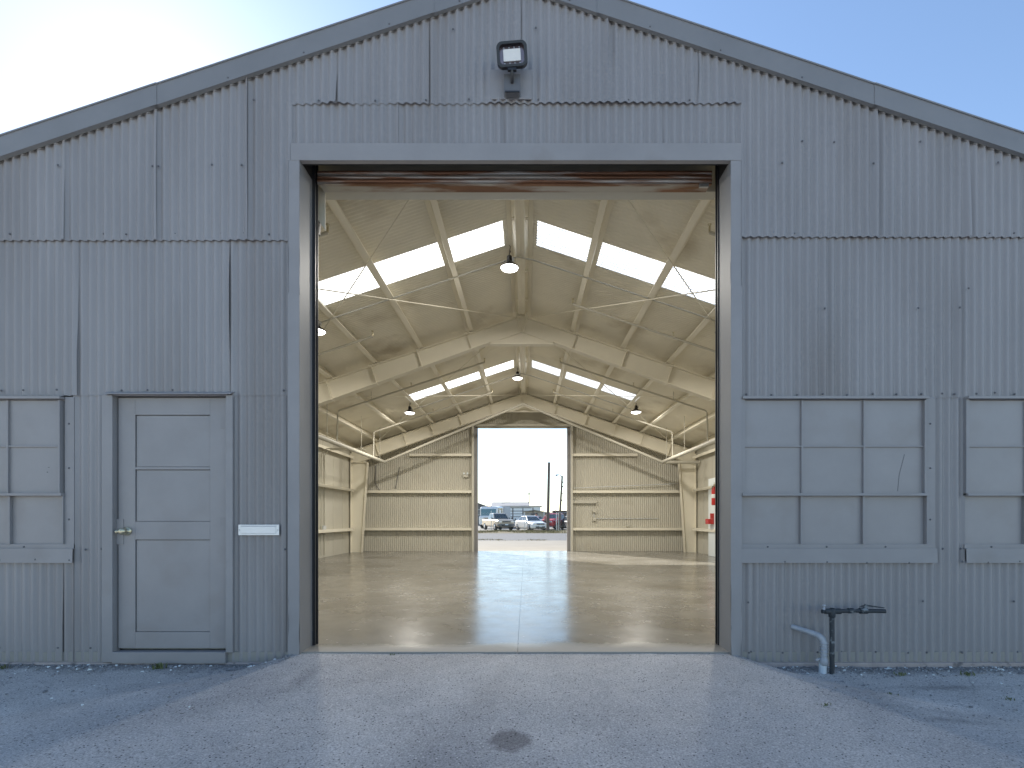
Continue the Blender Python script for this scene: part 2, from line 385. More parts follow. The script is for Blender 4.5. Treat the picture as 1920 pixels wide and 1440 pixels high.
def nails(pxs, py, y=-.012, r=.0075):
    for p in pxs:
        x, z = WX(p+random.uniform(-2, 2)), WZ(py+random.uniform(-1.5, 1.5))
        T = Matrix.Rotation(R(90), 3, 'X')
        wallmb.lathe([(r*1.2, 0), (r, .004), (r*.5, .0065), (0.0001, .007)], (x, y, z), 7, 1, T)
XL, XR = -5.72, 5.72
zb = WZ(1240)
top = lambda x: rake(x)-.05
# upper courses
corr(wallmb, XL, WX(550), WZ(453), top, -.016, [WX(p) for p in (-225, -54, 118, 290, 460)], lift=.010, seed=1)
corr(wallmb, WX(548), WX(1387), WZ(199), top, -.019, [WX(p) for p in (625, 797, 968, 1130, 1297)], lift=.016, seed=2)
corr(wallmb, WX(1387), XR, WZ(447), top, -.017, [WX(p) for p in (1463, 1632, 1805, 1976, 2148)], lift=.010, seed=3)
# panel over the doorway
corr(wallmb, WX(548), WX(1387), WZ(290), WZ(185), -.012, [WX(p) for p in (740, 930, 1090, 1233)], seed=4, gape=.2)
# lower courses, left and right of the doorway
corr(wallmb, XL, WX(546), WZ(742), WZ(440), .0, [WX(p) for p in (-200, -30, 138, 423)], lift=.006, seed=5)
corr(wallmb, WX(1387), XR, WZ(746), WZ(437), .0, [WX(p) for p in (1538, 1713, 1787, 1958, 2130)], lift=.006, seed=6)
corr(wallmb, XL, WX(-205), zb, WZ(735), .004, seed=7)
corr(wallmb, WX(136), WX(206), zb, WZ(735), .004, seed=8)
corr(wallmb, WX(436), WX(546), zb, WZ(735), .004, [WX(528)], seed=9)
corr(wallmb, WX(1732), WX(1808), zb, WZ(738), .004, seed=10)
corr(wallmb, WX(2150), XR, zb, WZ(738), .004, seed=11)
corr(wallmb, WX(-205), WX(140), zb, WZ(1046), .002, [WX(-60), WX(110)], seed=12, gape=.14)
corr(wallmb, WX(1387), WX(1735), zb, WZ(1050), .002, [WX(1402), WX(1570), WX(1729)], seed=13, gape=.14)
corr(wallmb, WX(1804), WX(2150), zb, WZ(1050), .002, [WX(1897), WX(2060)], seed=14, gape=.14)
nails(range(20, 545, 44), 440); nails(range(1440, 1930, 46), 439); nails([360, 480, 600, 706, 800, 880, 1010, 1110, 1178, 1290, 1360], 193, -.03)
nails([5, 48, 110, 138, 230, 277, 325, 533], 732); nails(range(1398, 1760, 47), 740); nails([1766, 1786, 1830, 1862, 1898], 738)
nails([163, 192, 533, 1768, 1800], 1029, -.006); nails(range(8, 140, 64), 1050, -.03); nails(range(1470, 1760, 76), 1053, -.03); nails([1800, 1848, 1906], 1053, -.03)
nails([1404, 1406, 1468, 1532, 1578, 1640, 1703, 1736, 1804, 1860, 1906], 1222, -.008); nails([1402, 1730, 1899], 1128, -.008); nails([2, 112, 172], 1215, -.008)
for px in (1464, 1634, 1812, 1865, 1544, 1716, 1792): nails([px], random.choice((306, 310, 545, 580)), -.03)
for px in (116, 292, 456, 300, 400, 850, 1005, 1500, 1560, 1720, 1900): nails([px], (270 if px > 1400 else 315) if px not in (850, 1005) else 60, -.03)
wall = wallmb.build('wall', ['paint', 'nail'], shed)
# concrete strip footing under the sheets
for x0, x1 in ((XL, -1.80), (1.80, XR)):
    b = MB(); b.box(x0, x1, -.026 if x0 > 0 else -.018, .09, -.34, zb-.005); b.build('foundation', 'found', shed, .006)

# gable fascia boards
for s in (-1, 1):
    b = MB()
    segs = [0, .66, 2.9, 5.95]
    for k in range(3):
        a, c = segs[k], segs[k+1]+(.03 if k < 2 else 0)
        dy = -.004*k
        def P(x, dz): return (s*x, rake(x)+dz)
        b.prism([P(a, 0), P(c, 0), P(c, -.150), P(a, -.150)], 'y', -.058+dy, -.048+dy)          # face
        b.prism([P(a, -.150), P(c, -.150), P(c, -.160), P(a, -.160)], 'y', -.058+dy, -.0275)  # returned lower lip
        b.prism([P(a, .012), P(c, .012), P(c, .0), P(a, .0)], 'y', -.066+dy, .12)               # top edge
    for q in range(9):
        x = .5+q*.62+random.uniform(-.1, .1); T = Matrix.Rotation(R(90), 3, 'X')
        b.lathe([(.008, 0), (.007, .004), (.0001, .006)], (s*x, -.06, rake(x)-.135), 7, 1, T)
    b.build('fascia', ['fascia', 'nail'], shed)

# doorway surround: face trims, reveals, header flashing
b = MB()
def dent(mb, x0, x1, z0, z1, y, k, seed):
    n, r = 6, 40; vs = []
    for j in range(r+1):
        z = z0+(z1-z0)*j/r
        for i in range(n+1):
            x = x0+(x1-x0)*i/n
            low = max(0, 1-(z-z0)/.9)
            vs.append((x+.012*low*low*nz(z, seed, 0, 3), y+.0022*nz(x, z, seed, 6)+k*low*.03*nz(x, z, seed+4, 5), z))
    mb.add(vs, [(j*(n+1)+i, j*(n+1)+i+1, (j+1)*(n+1)+i+1, (j+1)*(n+1)+i) for j in range(r) for i in range(n)], 0, True)
zl = WZ(305); oL, oR = WX(565), WX(1367)
dent(b, WX(544), oL, WZ(1228), WZ(552), -.036, 1, 3); dent(b, WX(544), oL, WZ(552)-.02, zl-.003, -.032, 0, 5)
b.box(WX(544)-.003, WX(544), -.036, .01, WZ(1228), zl); b.build('jamb_trim', 'trim', shed); b = MB()
dent(b, oR, WX(1387), WZ(1228), WZ(540), -.036, 1, 7); dent(b, oR, WX(1387), WZ(540)-.02, zl-.003, -.032, 0, 9)
b.box(WX(1387), WX(1387)+.003, -.036, .01, WZ(1228), zl); b.build('jamb_trim', 'trim', shed)
for xa, xb, q in ((oL-.05, oL, 1), (oR, oR+.05, -1)):
    n, r = 5, 34; vs = []; b = MB()
    for j in range(r+1):
        z = -.03+(zl+.03)*j/r
        for i in range(n+1):
            y = -.035+(.215+.035)*i/n; low = max(0, 1-z/.9)
            vs.append(((xb if q > 0 else xa)+.006*low*nz(y, z, 4+q, 4), y, z))
    b.add(vs, [(j*(n+1)+i, j*(n+1)+i+1, (j+1)*(n+1)+i+1, (j+1)*(n+1)+i) for j in range(r) for i in range(n)], 0, True)
    b.box(xa if q > 0 else xa+.004, xb-.004 if q > 0 else xb, -.030, .213, -.03, zl-.003); b.build('door_reveal', 'fascia', shed)
b = MB()
dent(b, WX(549), WX(1387), zl, WZ(274), -.034, 0, 11)
b.box(WX(549), WX(1387), -.034, .012, zl-.003, zl)                                  # flashing returned under the header
b.build('header_flashing', 'trim', shed)
b = MB(); b.box(oL-.02, oR+.02, .013, .03, zl-.002, zl+.4); b.box(oL-.02, oR+.02, .03, .43, zl+.36, zl+.4); b.box(oL-.02, oL-.001, .03, .30, zl+.001, zl+.36); b.box(oR+.001, oR+.02, .03, .30, zl+.001, zl+.36); b.build('lintel_shade_box', 'dark', shed)  # recess box above the shutter, its shade painted in as black
# roller shutter wound up under the lintel
b = MB(); n = 6
z0 = 4.012; n = 3
for k in range(n):
    zc = z0+.02+k*.036
    b.tube([(oL+.03, .262+.006*(k % 2), zc), (oR-.05, .262+.006*(k % 2), zc)], .019, 10)
b.box(oL+.03, oR-.05, .262, .40, z0+.012, z0+.10); b.box(oL+.03, oR-.05, .252, .28, z0-.012, z0+.003)
ro = b.build('roller_shutter', 'rust', shed)
b = MB(); b.box(oR-.16, oR-.08, .24, .262, z0-.04, z0-.012); b.build('latch', 'steel', ro)
b = MB(); b.box(oL-.1, oR+.08, .44, .56, WZ(359.5, .44), WZ(340, .44)+.2); b.build('header_beam', 'cream', shed, .004)
b = MB()
xa, xb = WX(592, .42), WX(610, .42)
b.prism([(xa, WZ(350, .42)+.1), (xb, WZ(350, .42)+.1), (xb, WZ(432, .42)), (xa, WZ(405, .42))], 'y', .41, .43)
b.prism([(xa-.02, WZ(405, .42)), (xa+.03, WZ(405, .42)-.03), (xa+.02, WZ(436, .42)), (xa-.01, WZ(436, .42))], 'y', .44, .47, 1)
b.build('shutter_bracket', ['cream', 'black'], shed)
for x0, x1 in ((oL-.06, WX(591.5, .22)), (WX(1346, .22), oR+.06)):
    b = MB(); b.box(x0, x1, .218, .232, 0.0, 4.3); b.box(x0, x1, .27, .284, 0, 4.3); b.box(x0 if x0 < 0 else x1-.02, (x0+.02) if x0 < 0 else x1, .232, .27, 0, 4.0)
    b.build('door_track', 'black', shed)

# side door
xa, xb = WX(217), WX(425)
b = MB(); y1 = .030
b.box(xa+.006, xb, y1+.014, y1+.05, WZ(1217), WZ(745))
for pz0, pz1 in ((777, 875), (880, 978), (1012, 1186)): b.box(WX(250)+.0045, WX(391)-.002, y1-.001, y1+.0138, WZ(pz1)+.002, WZ(pz0)-.0045)
for px0, px1, py0, py1 in ((217, 250, 743, 1218), (391, 425, 743, 1218), (250, 391, 743, 777), (250, 391, 875, 880), (250, 391, 978, 1012), (250, 391, 1186, 1218)):
    b.box(WX(px0)+(.006 if px0 == 217 else 0), WX(px1), y1-.011, y1+.0138, WZ(py1)+(.006 if py1 == 1218 else 0), WZ(py0)-(.007 if py0 == 743 else 0))
door = b.build('door', 'pane', shed, .0025)
b = MB(); T = Matrix.Rotation(R(90), 3, 'X')
b.lathe([(.036, 0), (.036, .006), (.030, .010), (.014, .012), (.013, .035)], (WX(236), y1-.011, WZ(996)), 20, 0, T)
b.lathe([(.0135, .03), (.024, .038), (.029, .052), (.027, .066), (.016, .075), (.0001, .077)], (WX(236), y1-.011, WZ(996)), 20, 0, T)
b.tube([(WX(232), y1-.05, WZ(996)), (WX(222), y1-.052, WZ(997))], [.013, .017], 12)
b.build('handle', 'brass', door)
b = MB(); b.box(WX(216), WX(229), y1-.017, y1-.0112, WZ(1021), WZ(973)); b.build('latch_plate', 'trim', door, .001)
for pa, pb in ((779, 803), (970, 994), (1160, 1185)):
    b = MB(); b.box(WX(411), WX(424), y1-.0145, y1-.0112, WZ(pb), WZ(pa)); b.tube([(WX(425), y1-.016, WZ(pb)), (WX(425), y1-.016, WZ(pa))], .007, 8); b.build('hinge', 'trim', door)
b = MB()
b.box(WX(196), WX(216), -.030, .05, WZ(1240), WZ(742)); b.box(WX(427), WX(440), -.030, .05, WZ(1222), WZ(742))
b.box(WX(216), WX(427), -.012, .05, WZ(742.5), WZ(738)); b.box(WX(216), WX(427), -.034, .06, WZ(1242), WZ(1221))
b.build('door_frame', 'trim', shed, .003)
b = MB(); b.prism([(-.06, WZ(742)), (-.058, WZ(740)), (.01, WZ(733)), (.01, WZ(735))], 'x', WX(204), WX(440)); b.build('drip_cap', 'trim', shed)

# windows, painted over
def window(px0, px1, mull, mull2, flip=False):
    """px0..px1 outer trim; upper two rows a projecting sash, lower row set back"""
    bp = MB()
    bp.box(WX(px0), WX(px1), .004, .05, WZ(1027), WZ(745))
    bp.box(WX(px0+7), WX(px1-23), -.012, .003, WZ(928), WZ(752))
    w = bp.build('window', 'pane', shed)
    f = MB()
    def bar(a, c, d, e, y0, y1=.0035): f.box(WX(a), WX(c), y0, y1, WZ(e), WZ(d))
    bar(px0, px1-18, 745, 750, -.055); bar(px0, px0+6, 750, 929, -.03); bar(px1-24, px1-21, 752, 925, -.04)
    bar(px0, px1-17, 925, 930, -.048)
    bar(px1-17, px1, 745, 1029, -.012, .01); bar(px0, px1, 1020, 1029, -.014, .01); bar(px1-18.5, px1-17, 930, 1020, -.03)
    for p in mull: bar(p-1.7, p+1.7, 752, 925, -.030, -.0115)
    bar(px0+6, px1-24, 836, 839, -.026, -.0115)
    for p in mull2: bar(p-2.2, p+2.2, 930, 1020, -.022)
    f.build('window_frame', 'trim', w, .0015)
    T = Matrix.Rotation(R(90), 3, 'X')
    for py in (795, 878, 974):
        n = MB(); n.lathe([(.008, 0), (.007, .004), (.0001, .006)], (WX(px1-9), -.012, WZ(py)), 7, 0, T); n.build('screw', 'nail', w)
    for p in range(int(px0)+50, int(px1)-20, 110):
        n = MB(); n.lathe([(.008, 0), (.007, .004), (.0001, .006)], (WX(p), -.014, WZ(1025)), 7, 0, T); n.build('screw', 'nail', w)
    s = MB()
    s.prism([(-.034, WZ(1055)), (-.030, WZ(1055)), (-.026, WZ(1029.5)), (.004, WZ(1029.5)), (.004, WZ(1028)), (-.031, WZ(1028))], 'x', WX(px0), WX(px1+1))
    s.build('window_sill', 'trim', w)
    return w
w1 = window(1388, 1751, (1501, 1616.5), (1501, 1617))
w2 = window(1806, 2168, (1919, 2034), (1919, 2034))
w3 = window(-222, 141, (-95, 20), (-95, 21))
def scratch(px, py, q, seed):
    random.seed(seed); o = MB()
    for _ in range(q):
        x, z = WX(px+random.uniform(-8, 8)), WZ(py+random.uniform(-6, 6)); w_, h_ = random.uniform(.008, .02), random.uniform(.004, .009)
        o.box(x, x+w_, -.0135, -.0125, z, z+h_)
    return o
b = scratch(97, 882, 1, 4); b.build('paint_scrape', 'nail', w3); b = scratch(91, 888, 1, 9); b.build('paint_scrape', 'nail', w3)
b = MB(); b.tube([(WX(1681), -.0125, WZ(921)), (WX(1684), -.0125, WZ(890)), (WX(1694), -.0125, WZ(852))], .0018, 5); b.build('crack', 'nail', w1)

# cream inside of the shed
b = MB()
def gable(mb, x0, x1, z0, y0, y1, zfn=lambda x: rake(x)-.17):
    pts = [(x0, z0), (x1, z0), (x1, zfn(x1))] + ([(0, zfn(0))] if x0 < 0 < x1 else []) + [(x0, zfn(x0))]
    mb.prism(pts, 'y', y0, y1)
gable(b, -5.7, oL-.055, -.1, .10, .115); gable(b, oR+.055, 5.7, -.1, .10, .115); gable(b, oL-.055, oR+.055, zl+.36, .10, .115)
b.build('front_bounce_lining', 'cream', shed)  # unseen cream sheet inside the front wall, added to bounce light
ZS = 5.405
roofz = lambda x: ZS - SL*abs(x)
SKY = [(3.06, 3.71), (9.43, 10.09)]
def roof_strip(mb, y0, y1, x0, x1, s, dz=0, amp=.009):
    st = PITCH/6; n = int(math.ceil((y1-y0)/st)); nr = max(1, int((x1-x0)/.7))
    vs = []
    for r in range(nr+1):
        x = x0+(x1-x0)*r/nr
        for i in range(n+1):
            y = y0+(y1-y0)*i/n; vs.append((s*x, y, roofz(x)+dz+1.6*amp*math.cos(2*math.pi*y/PITCH)+.002*nz(x, y, s, 1.3)))
    w = n+1
    mb.add(vs, [(r*w+i, r*w+i+1, (r+1)*w+i+1, (r+1)*w+i) for r in range(nr) for i in range(n)], 0, True)
XE = 5.95
for s in (-1, 1):
    b = MB()
    roof_strip(b, -.03, SKY[0][0], .09, XE, s); roof_strip(b, SKY[0][1], SKY[1][0], .09, XE, s); roof_strip(b, SKY[1][1], 13.4, .09, XE, s)
    for a, c in SKY: roof_strip(b, a, c, .09, .25, s); roof_strip(b, a, c, 3.13, XE, s)
    b.build('roof', 'creamroof', shed)
    for a, c in SKY:
        b = MB(); roof_strip(b, a-.04, c+.04, .22, 3.16, s, .012); b.build('skylight', 'sky', shed)
b = MB(); b.prism([(-.22, ZS-.055), (0, ZS+.035), (.22, ZS-.055), (.22, ZS-.045), (0, ZS+.047), (-.22, ZS-.045)], 'y', -.03, 13.4); b.build('ridge_cap', 'creamroof', shed)
PUR = [.12, 1.10, 2.10, 3.02, 3.92, 4.82, 5.56]
purlin_top = lambda x: roofz(x)-.014
for s in (-1, 1):
    for k, x in enumerate(PUR):
        h = .20; zt = purlin_top(x); b = MB()
        T = Matrix.Translation((s*x, 0, zt)) @ Matrix.Rotation(math.atan(SL)*s, 4, 'Y')
        b.box(-.006, .006, .12, 13.19, -h, 0, 0, T)
        b.box(.006 if s < 0 else -.072, .072 if s < 0 else -.006, .12, 13.19, -h, -h+.008, 0, T)
        b.box(-.072 if s < 0 else .006, -.006 if s < 0 else .072, .12, 13.19, -.008, 0, 0, T)
        b.box(.064 if s < 0 else -.072, .072 if s < 0 else -.064, .12, 13.19, -h+.008, -h+.028, 0, T)
        b.build('purlin', 'steelcream', shed)
for y in (1.4, 2.8, 4.3, 5.4, 7.6, 9.2, 10.8, 11.9):
    b = MB(); b.box(-.113, .113, y, y+.05, ZS-.20, ZS-.185); b.build('ridge_strut', 'steelcream', shed)
b = MB(); b.tube([(-.07, .3, ZS-.15), (-.06, 6, ZS-.16), (-.07, 13, ZS-.15)], .012, 8); b.build('ridge_cable', 'cream', shed)

# portal frames
RT = lambda x: ZS-.245 - SL*abs(x)
def frame(y):
    root = MB()
    # knee and apex plates on the frame itself
    root.prism([(-.62, RT(.62)-.33), (0, RT(0)-.325), (.62, RT(.62)-.33), (.60, 4.60), (-.60, 4.60)], 'y', y-.008, y+.008)
    root.box(-.64, .64, y-.08, y+.08, 4.585, 4.600)
    for s in (-1, 1): root.tube([(s*.03, y-.085, RT(0)-.33), (s*.10, y-.085, RT(0)+.04)], .018, 6)
    fr = root.build('portal_frame', 'steelcream', shed)
    for s in (-1, 1):
        b = MB(); X1 = 5.60; dep = lambda x: .31 + .15*x/X1
        b.prism([(0, RT(0)), (s*X1, RT(X1)), (s*X1, RT(X1)-dep(X1)), (0, RT(0)-dep(0))], 'y', y-.006, y+.006)
        b.prism([(0, RT(0)), (s*X1, RT(X1)), (s*X1, RT(X1)-.014), (0, RT(0)-.014)], 'y', y-.085, y+.085)
        b.prism([(s*.62, RT(.62)-dep(.62)+.014), (s*X1, RT(X1)-dep(X1)+.014), (s*X1, RT(X1)-dep(X1)), (s*.62, RT(.62)-dep(.62))], 'y', y-.085, y+.085)
        for x in PUR[1:6]:
            T = Matrix.Translation((s*x, y, RT(x))) @ Matrix.Rotation(math.atan(SL)*s, 4, 'Y')
            b.box(-.006, .006, -.083, .083, -dep(x)*.98, -.01, 0, T)
            b.box(-.03, .03, -.05, .05, 0, .045, 0, T)
        b.build('rafter', 'steelcream', fr)
        b = MB(); zk = RT(5.6)-.08
        x0, xt = 5.27, 5.08
        b.prism([(s*5.6, 0), (s*x0, 0), (s*xt, zk-.28), (s*5.6, zk)], 'y', y-.007, y+.007)
        b.prism([(s*5.614, 0), (s*5.6, 0), (s*5.6, zk), (s*5.614, zk)], 'y', y-.09, y+.09)
        b.prism([(s*x0, 0), (s*(x0-.014), 0), (s*(xt-.014), zk-.28), (s*xt, zk-.28)], 'y', y-.09, y+.09)
        b.prism([(s*xt, zk-.29), (s*5.6, zk-.29), (s*5.6, zk-.275), (s*xt, zk-.275)], 'y', y-.09, y+.09)
        b.build('column', 'steelcream', fr)
    return fr
frame(6.1); frame(12.5)
for y0, y1 in ((.3, 6.0), (6.2, 12.4)):
    for s in (-1, 1):
        for a, c in ((.15, 4.8), (4.8, .15)):
            b = MB(); b.tube([(s*a, y0, roofz(a)-.25), (s*c, y1, roofz(c)-.25)], .009, 6); b.build('brace_rod', 'steelcream', shed)
# side walls with girts
for s in (-1, 1):
    b = MB(); b.box(min(s*5.66, s*5.70), max(s*5.66, s*5.70), .12, 13.2, -.1, 3.46)
    for k in range(1, 17): b.box(min(s*5.652, s*5.66), max(s*5.652, s*5.66), k*.79-.008, k*.79+.008, 0, 3.3)
    b.build('side_wall', 'cream', shed)
    for z in (.78, 2.04, 3.10):
        b = MB(); a, c = sorted((s*5.48, s*5.655)); b.box(a, c, .12, 12.40, z, z+.012); b.box(min(s*5.48, s*5.49), max(s*5.48, s*5.49), .12, 12.40, z-.07, z)
        b.build('girt', 'steelcream', shed)
# back wall, doorway, girts
bx0, bx1, bzt = WX(896, 13.2), WX(1063, 13.2), WZ(803, 13.2)
YB = 13.2
b = MB(); tb = lambda x: rake(x)-.16
corr(b, -5.7, bx0-.10, -.02, tb, YB, amp=.011, rows=1.0, seed=21); corr(b, bx1+.10, 5.7, -.02, tb, YB, amp=.011, rows=1.0, seed=22); corr(b, bx0-.1, bx1+.1, bzt+.04, tb, YB, amp=.011, rows=1.0, seed=23)
b.build('back_wall', 'cream', shed)
for x0, x1 in ((-5.5, bx0-.19), (bx1+.19, 5.5)):
    for z in (.78, 2.04, 3.28):
        lim = (RT(0)-.6-z)/SL
        a, c = max(x0, -lim), min(x1, lim)
        if c-a < .4: continue
        b = MB(); b.box(a, c, YB-.17, YB-.02, z, z+.01); b.box(a, c, YB-.17, YB-.16, z-.075, z); b.build('girt', 'steelcream', shed)
for x0, x1 in ((bx0-.19, bx0-.115), (bx1+.115, bx1+.19)):
    b = MB(); b.box(x0, x1, YB-.2, YB-.03, 0, 4.32 if x0 < 0 else 4.5); b.build('door_post', 'cream', shed, .004)
for x0, x1, q in ((bx0-.12, bx0, 0), (bx1, bx1+.12, 1)):
    b = MB(); b.box(x0, x1, YB-.02, YB+.06, 0, bzt+.03)
    for z in (.95, 2.25, 3.25): b.box(x0+.004, x1-.004, YB-.035, YB-.0202, z, z+.035)
    b.build('rear_door_jamb', 'trim', shed, .003)
b = MB(); b.box(bx0-.35, bx1+.45, YB-.12, YB-.03, bzt+.05, bzt+.13); b.box(bx0-.12, bx1+.12, YB-.02, YB+.06, bzt, bzt+.04); b.build('rear_door_header', 'cream', shed, .003)
b = MB(); b.box(bx1+.2, bx1+1.0, YB-.10, YB-.03, 1.62, 1.72); b.build('shelf_bracket', 'cream', shed)

# ------------------------------------------------------------------ things fixed to the front
# floodlight above the doorway
fx, fz = WX(961), WZ(135)
fl = thing('floodlight', 'black floodlight on a small grey box above the open doorway', 'floodlight', (fx, -.03, WZ(195)))
dz = fz-WZ(195)
b = MB(); b.box(WX(919)-fx, WX(997)-fx, -.014, -.004, .005, .245); b.build('mounting_plate', 'trim', fl, .002)
b = MB(); b.prism([(-.062, .02), (-.05, .008), (.05, .008), (.062, .02), (.062, .15), (-.062, .15)], 'y', -.075, -.014); b.build('junction_box', 'hood', fl, .004)
b = MB(); b.box(-.058, .058, -.08, -.0752, .006, .018); b.build('box_gasket', 'black', fl)
b = MB(); b.tube([(0, -.075, .085), (0, -.11, .10), (0, -.12, .15)], .013, 8); b.box(-.035, .035, -.13, -.11, .14, .16); b.build('knuckle', 'black', fl)
T = Matrix.Translation((0, -.14, dz-.012)) @ Matrix.Rotation(R(14), 4, 'X') @ Matrix.Rotation(R(-4), 4, 'Y')
def rrect(w, h, r, bul=.0, n=5):
    out = []
    for cx, cz, a0 in ((w-r, h-r, 0), (-w+r, h-r, 90), (-w+r, -h+r, 180), (w-r, -h+r, 270)):
        for k in range(n+1):
            a = R(a0+90*k/n); out.append((cx+r*math.cos(a), cz+r*math.sin(a)))
    return [(x*(1+bul*(1-(z/h)**2)), z*(1+bul*(1-(x/w)**2))) for x, z in out]
def ring(mb, outer, inner, y0, y1, m=0):
    n = len(outer)
    vs = [T @ Vector((x, y0, z)) for x, z in outer] + [T @ Vector((x, y0, z)) for x, z in inner] + [T @ Vector((x, y1, z)) for x, z in outer] + [T @ Vector((x, y1, z)) for x, z in inner]
    fs = []
    for i in range(n):
        j = (i+1) % n; fs += [(i, j, n+j, n+i), (2*n+j, 2*n+i, 3*n+i, 3*n+j), (j, i, 2*n+i, 2*n+j), (n+i, n+j, 3*n+j, 3*n+i)]
    mb.add(vs, fs, m)
def plate(mb, poly, y, y2, m=0):
    n = len(poly); vs = [T @ Vector((x, y, z)) for x, z in poly]+[T @ Vector((x, y2, z)) for x, z in poly]
    mb.add(vs, [tuple(range(n)), tuple(range(2*n-1, n-1, -1))]+[(i, (i+1) % n, n+(i+1) % n, n+i) for i in range(n)], m)
b = MB(); ring(b, rrect(.114, .082, .034, .08), rrect(.094, .066, .024, .06), -.015, .025); plate(b, rrect(.108, .078, .034, .07), .025, .034)
for k in range(7): plate(b, [(-.09+k*.03, -.05), (-.086+k*.03, -.05), (-.086+k*.03, .06), (-.09+k*.03, .06)], .0342, .05)
b.build('housing', 'black', fl)
b = MB(); plate(b, rrect(.0935, .0655, .024, .06), .018, .022); M['reflector'] = mat('floodlight_reflector', (.16, .13, .15), .25, metal=.7); b.build('reflector', 'reflector', fl)
b = MB(); plate(b, rrect(.068, .040, .004), .002, .0175); M['led'] = mat('unlit_led_board', (.72, .71, .68), .4); b.build('led_panel', 'led', fl)
for sx in (-.06, -.02, .02, .06):
    for sz in (-.052, .051):
        b = MB(); plate(b, [(sx+u, sz+w) for u, w in ((-.003, -.003), (.003, -.003), (.003, .003), (-.003, .003))], .006, .0178); b.build('screw', 'steel', fl)

# mail slot
ms = thing('mail_slot', 'bright aluminium mail slot in the corrugated wall right of the grey door', 'mail slot', (WX(488), -.018, WZ(993.5)))
w, h = 38/228.6, 10/228.6
b = MB(); b.box(-w, w, -.008, 0, -h, h); b.build('plate', 'slot', ms, .002)
b = MB(); b.box(-w+.025, w-.025, -.013, -.0082, -h+.014, h-.014); b.build('flap', 'slot', ms, .003)
b = MB(); b.box(-w+.02, w-.02, -.0095, -.0081, h-.0135, h-.011); b.build('slot_edge', 'nail', ms)
for sx in (-w+.010, w-.010):
    b = MB(); b.lathe([(.0045, 0), (.004, .002), (.0001, .003)], (sx, -.008, 0), 8, 0, Matrix.Rotation(R(90), 3, 'X')); b.build('screw', 'steel', ms)

# water pipe tee on a post
yp = -.20
px_, gz = WX(1560, yp), apron_z(WX(1560, yp), yp)
tp = thing('standpipe', 'thin dark standpipe with a T shaped top and lever tap by the wall', 'standpipe', (px_, yp, gz))
zt = WZ(1146, yp)-gz
def lx(p): return WX(p, yp)-px_
b = MB(); n = 14
b.tube([(.002*nz(k, 1, 0, .7), .002*nz(k, 5, 0, .7), -.05+(zt+.05)*k/n) for k in range(n+1)], [.018+.002*nz(k, 2, 9, .9) for k in range(n+1)], 10); b.build('post', 'pipedark', tp)
b = MB(); b.lathe([(.016, -.05), (.024, -.045), (.026, -.01), (.024, .02), (.018, .024)], (0, 0, zt), 12); b.tube([(lx(1546), 0, zt), (lx(1576), 0, zt)], .022, 10); b.build('tee_fitting', 'pipedark', tp)
b = MB(); b.tube([(lx(1541), 0, zt-.002), (lx(1600), 0, zt+.004), (lx(1658), -.01, zt+.002)], .016, 10)
b.tube([(lx(1590), 0, zt+.004), (lx(1600), 0, zt+.004)], .021, 10); b.tube([(lx(1612), 0, zt+.004), (lx(1626), 0, zt+.004)], .024, 10); b.build('crossbar', 'pipedark', tp)
b = MB(); b.lathe([(.012, 0), (.012, .02), (.006, .024), (.006, .04)], (lx(1622), 0, zt+.015), 10)
b.prism([(lx(1612), zt+.036), (lx(1626), zt+.05), (lx(1657), zt+.030), (lx(1656), zt+.024), (lx(1630), zt+.036)], 'y', -.012, .012); b.build('lever', 'pipedark', tp)
b = MB(); b.lathe([(.010, 0), (.012, .012), (.006, .016), (.006, .03), (.014, .034), (.014, .042), (.0001, .044)], (lx(1545), 0, zt+.008), 10); b.build('bleed_valve', 'pipe', tp)
# gooseneck pipe
yg = -.17
gx = WX(1541, yg); gz2 = apron_z(gx, yg)
gp = thing('bent_pipe', 'short pale blue pipe bending out of the ground towards the wall', 'pipe', (gx, yg, gz2))
def gl(p, q, y=0.0): return (WX(p, yg)-gx, y, WZ(q, yg)-gz2)
b = MB()
b.tube([gl(1545, 1236), gl(1545, 1214), gl(1545, 1205), gl(1543, 1198, .01), gl(1538, 1193, .025), gl(1528, 1189, .05), gl(1516, 1185.5, .10), gl(1505, 1183, .165)], [.024, .024, .025, .026, .025, .021, .019, .019], 14); b.build('elbow', 'pipe', gp)
b = MB()
for q in (1206, 1211, 1216, 1222, 1228): b.lathe([(.024, -.004), (.029, -.002), (.029, .004), (.024, .006)], gl(1545, q), 14)
b.build('tape_wrap', 'pipe', gp)
b = MB(); b.lathe([(.025, -.03), (.033, -.028), (.034, .0), (.031, .026), (.024, .03)], gl(1544, 1240), 14); b.tube([gl(1535, 1236), gl(1529, 1236, -.02)], .010, 8); b.build('clamp', 'pipe', gp)
b = MB(); b.tube([gl(1542, 1272), gl(1543, 1242)], .029, 14); b.build('riser', 'pvc', gp)

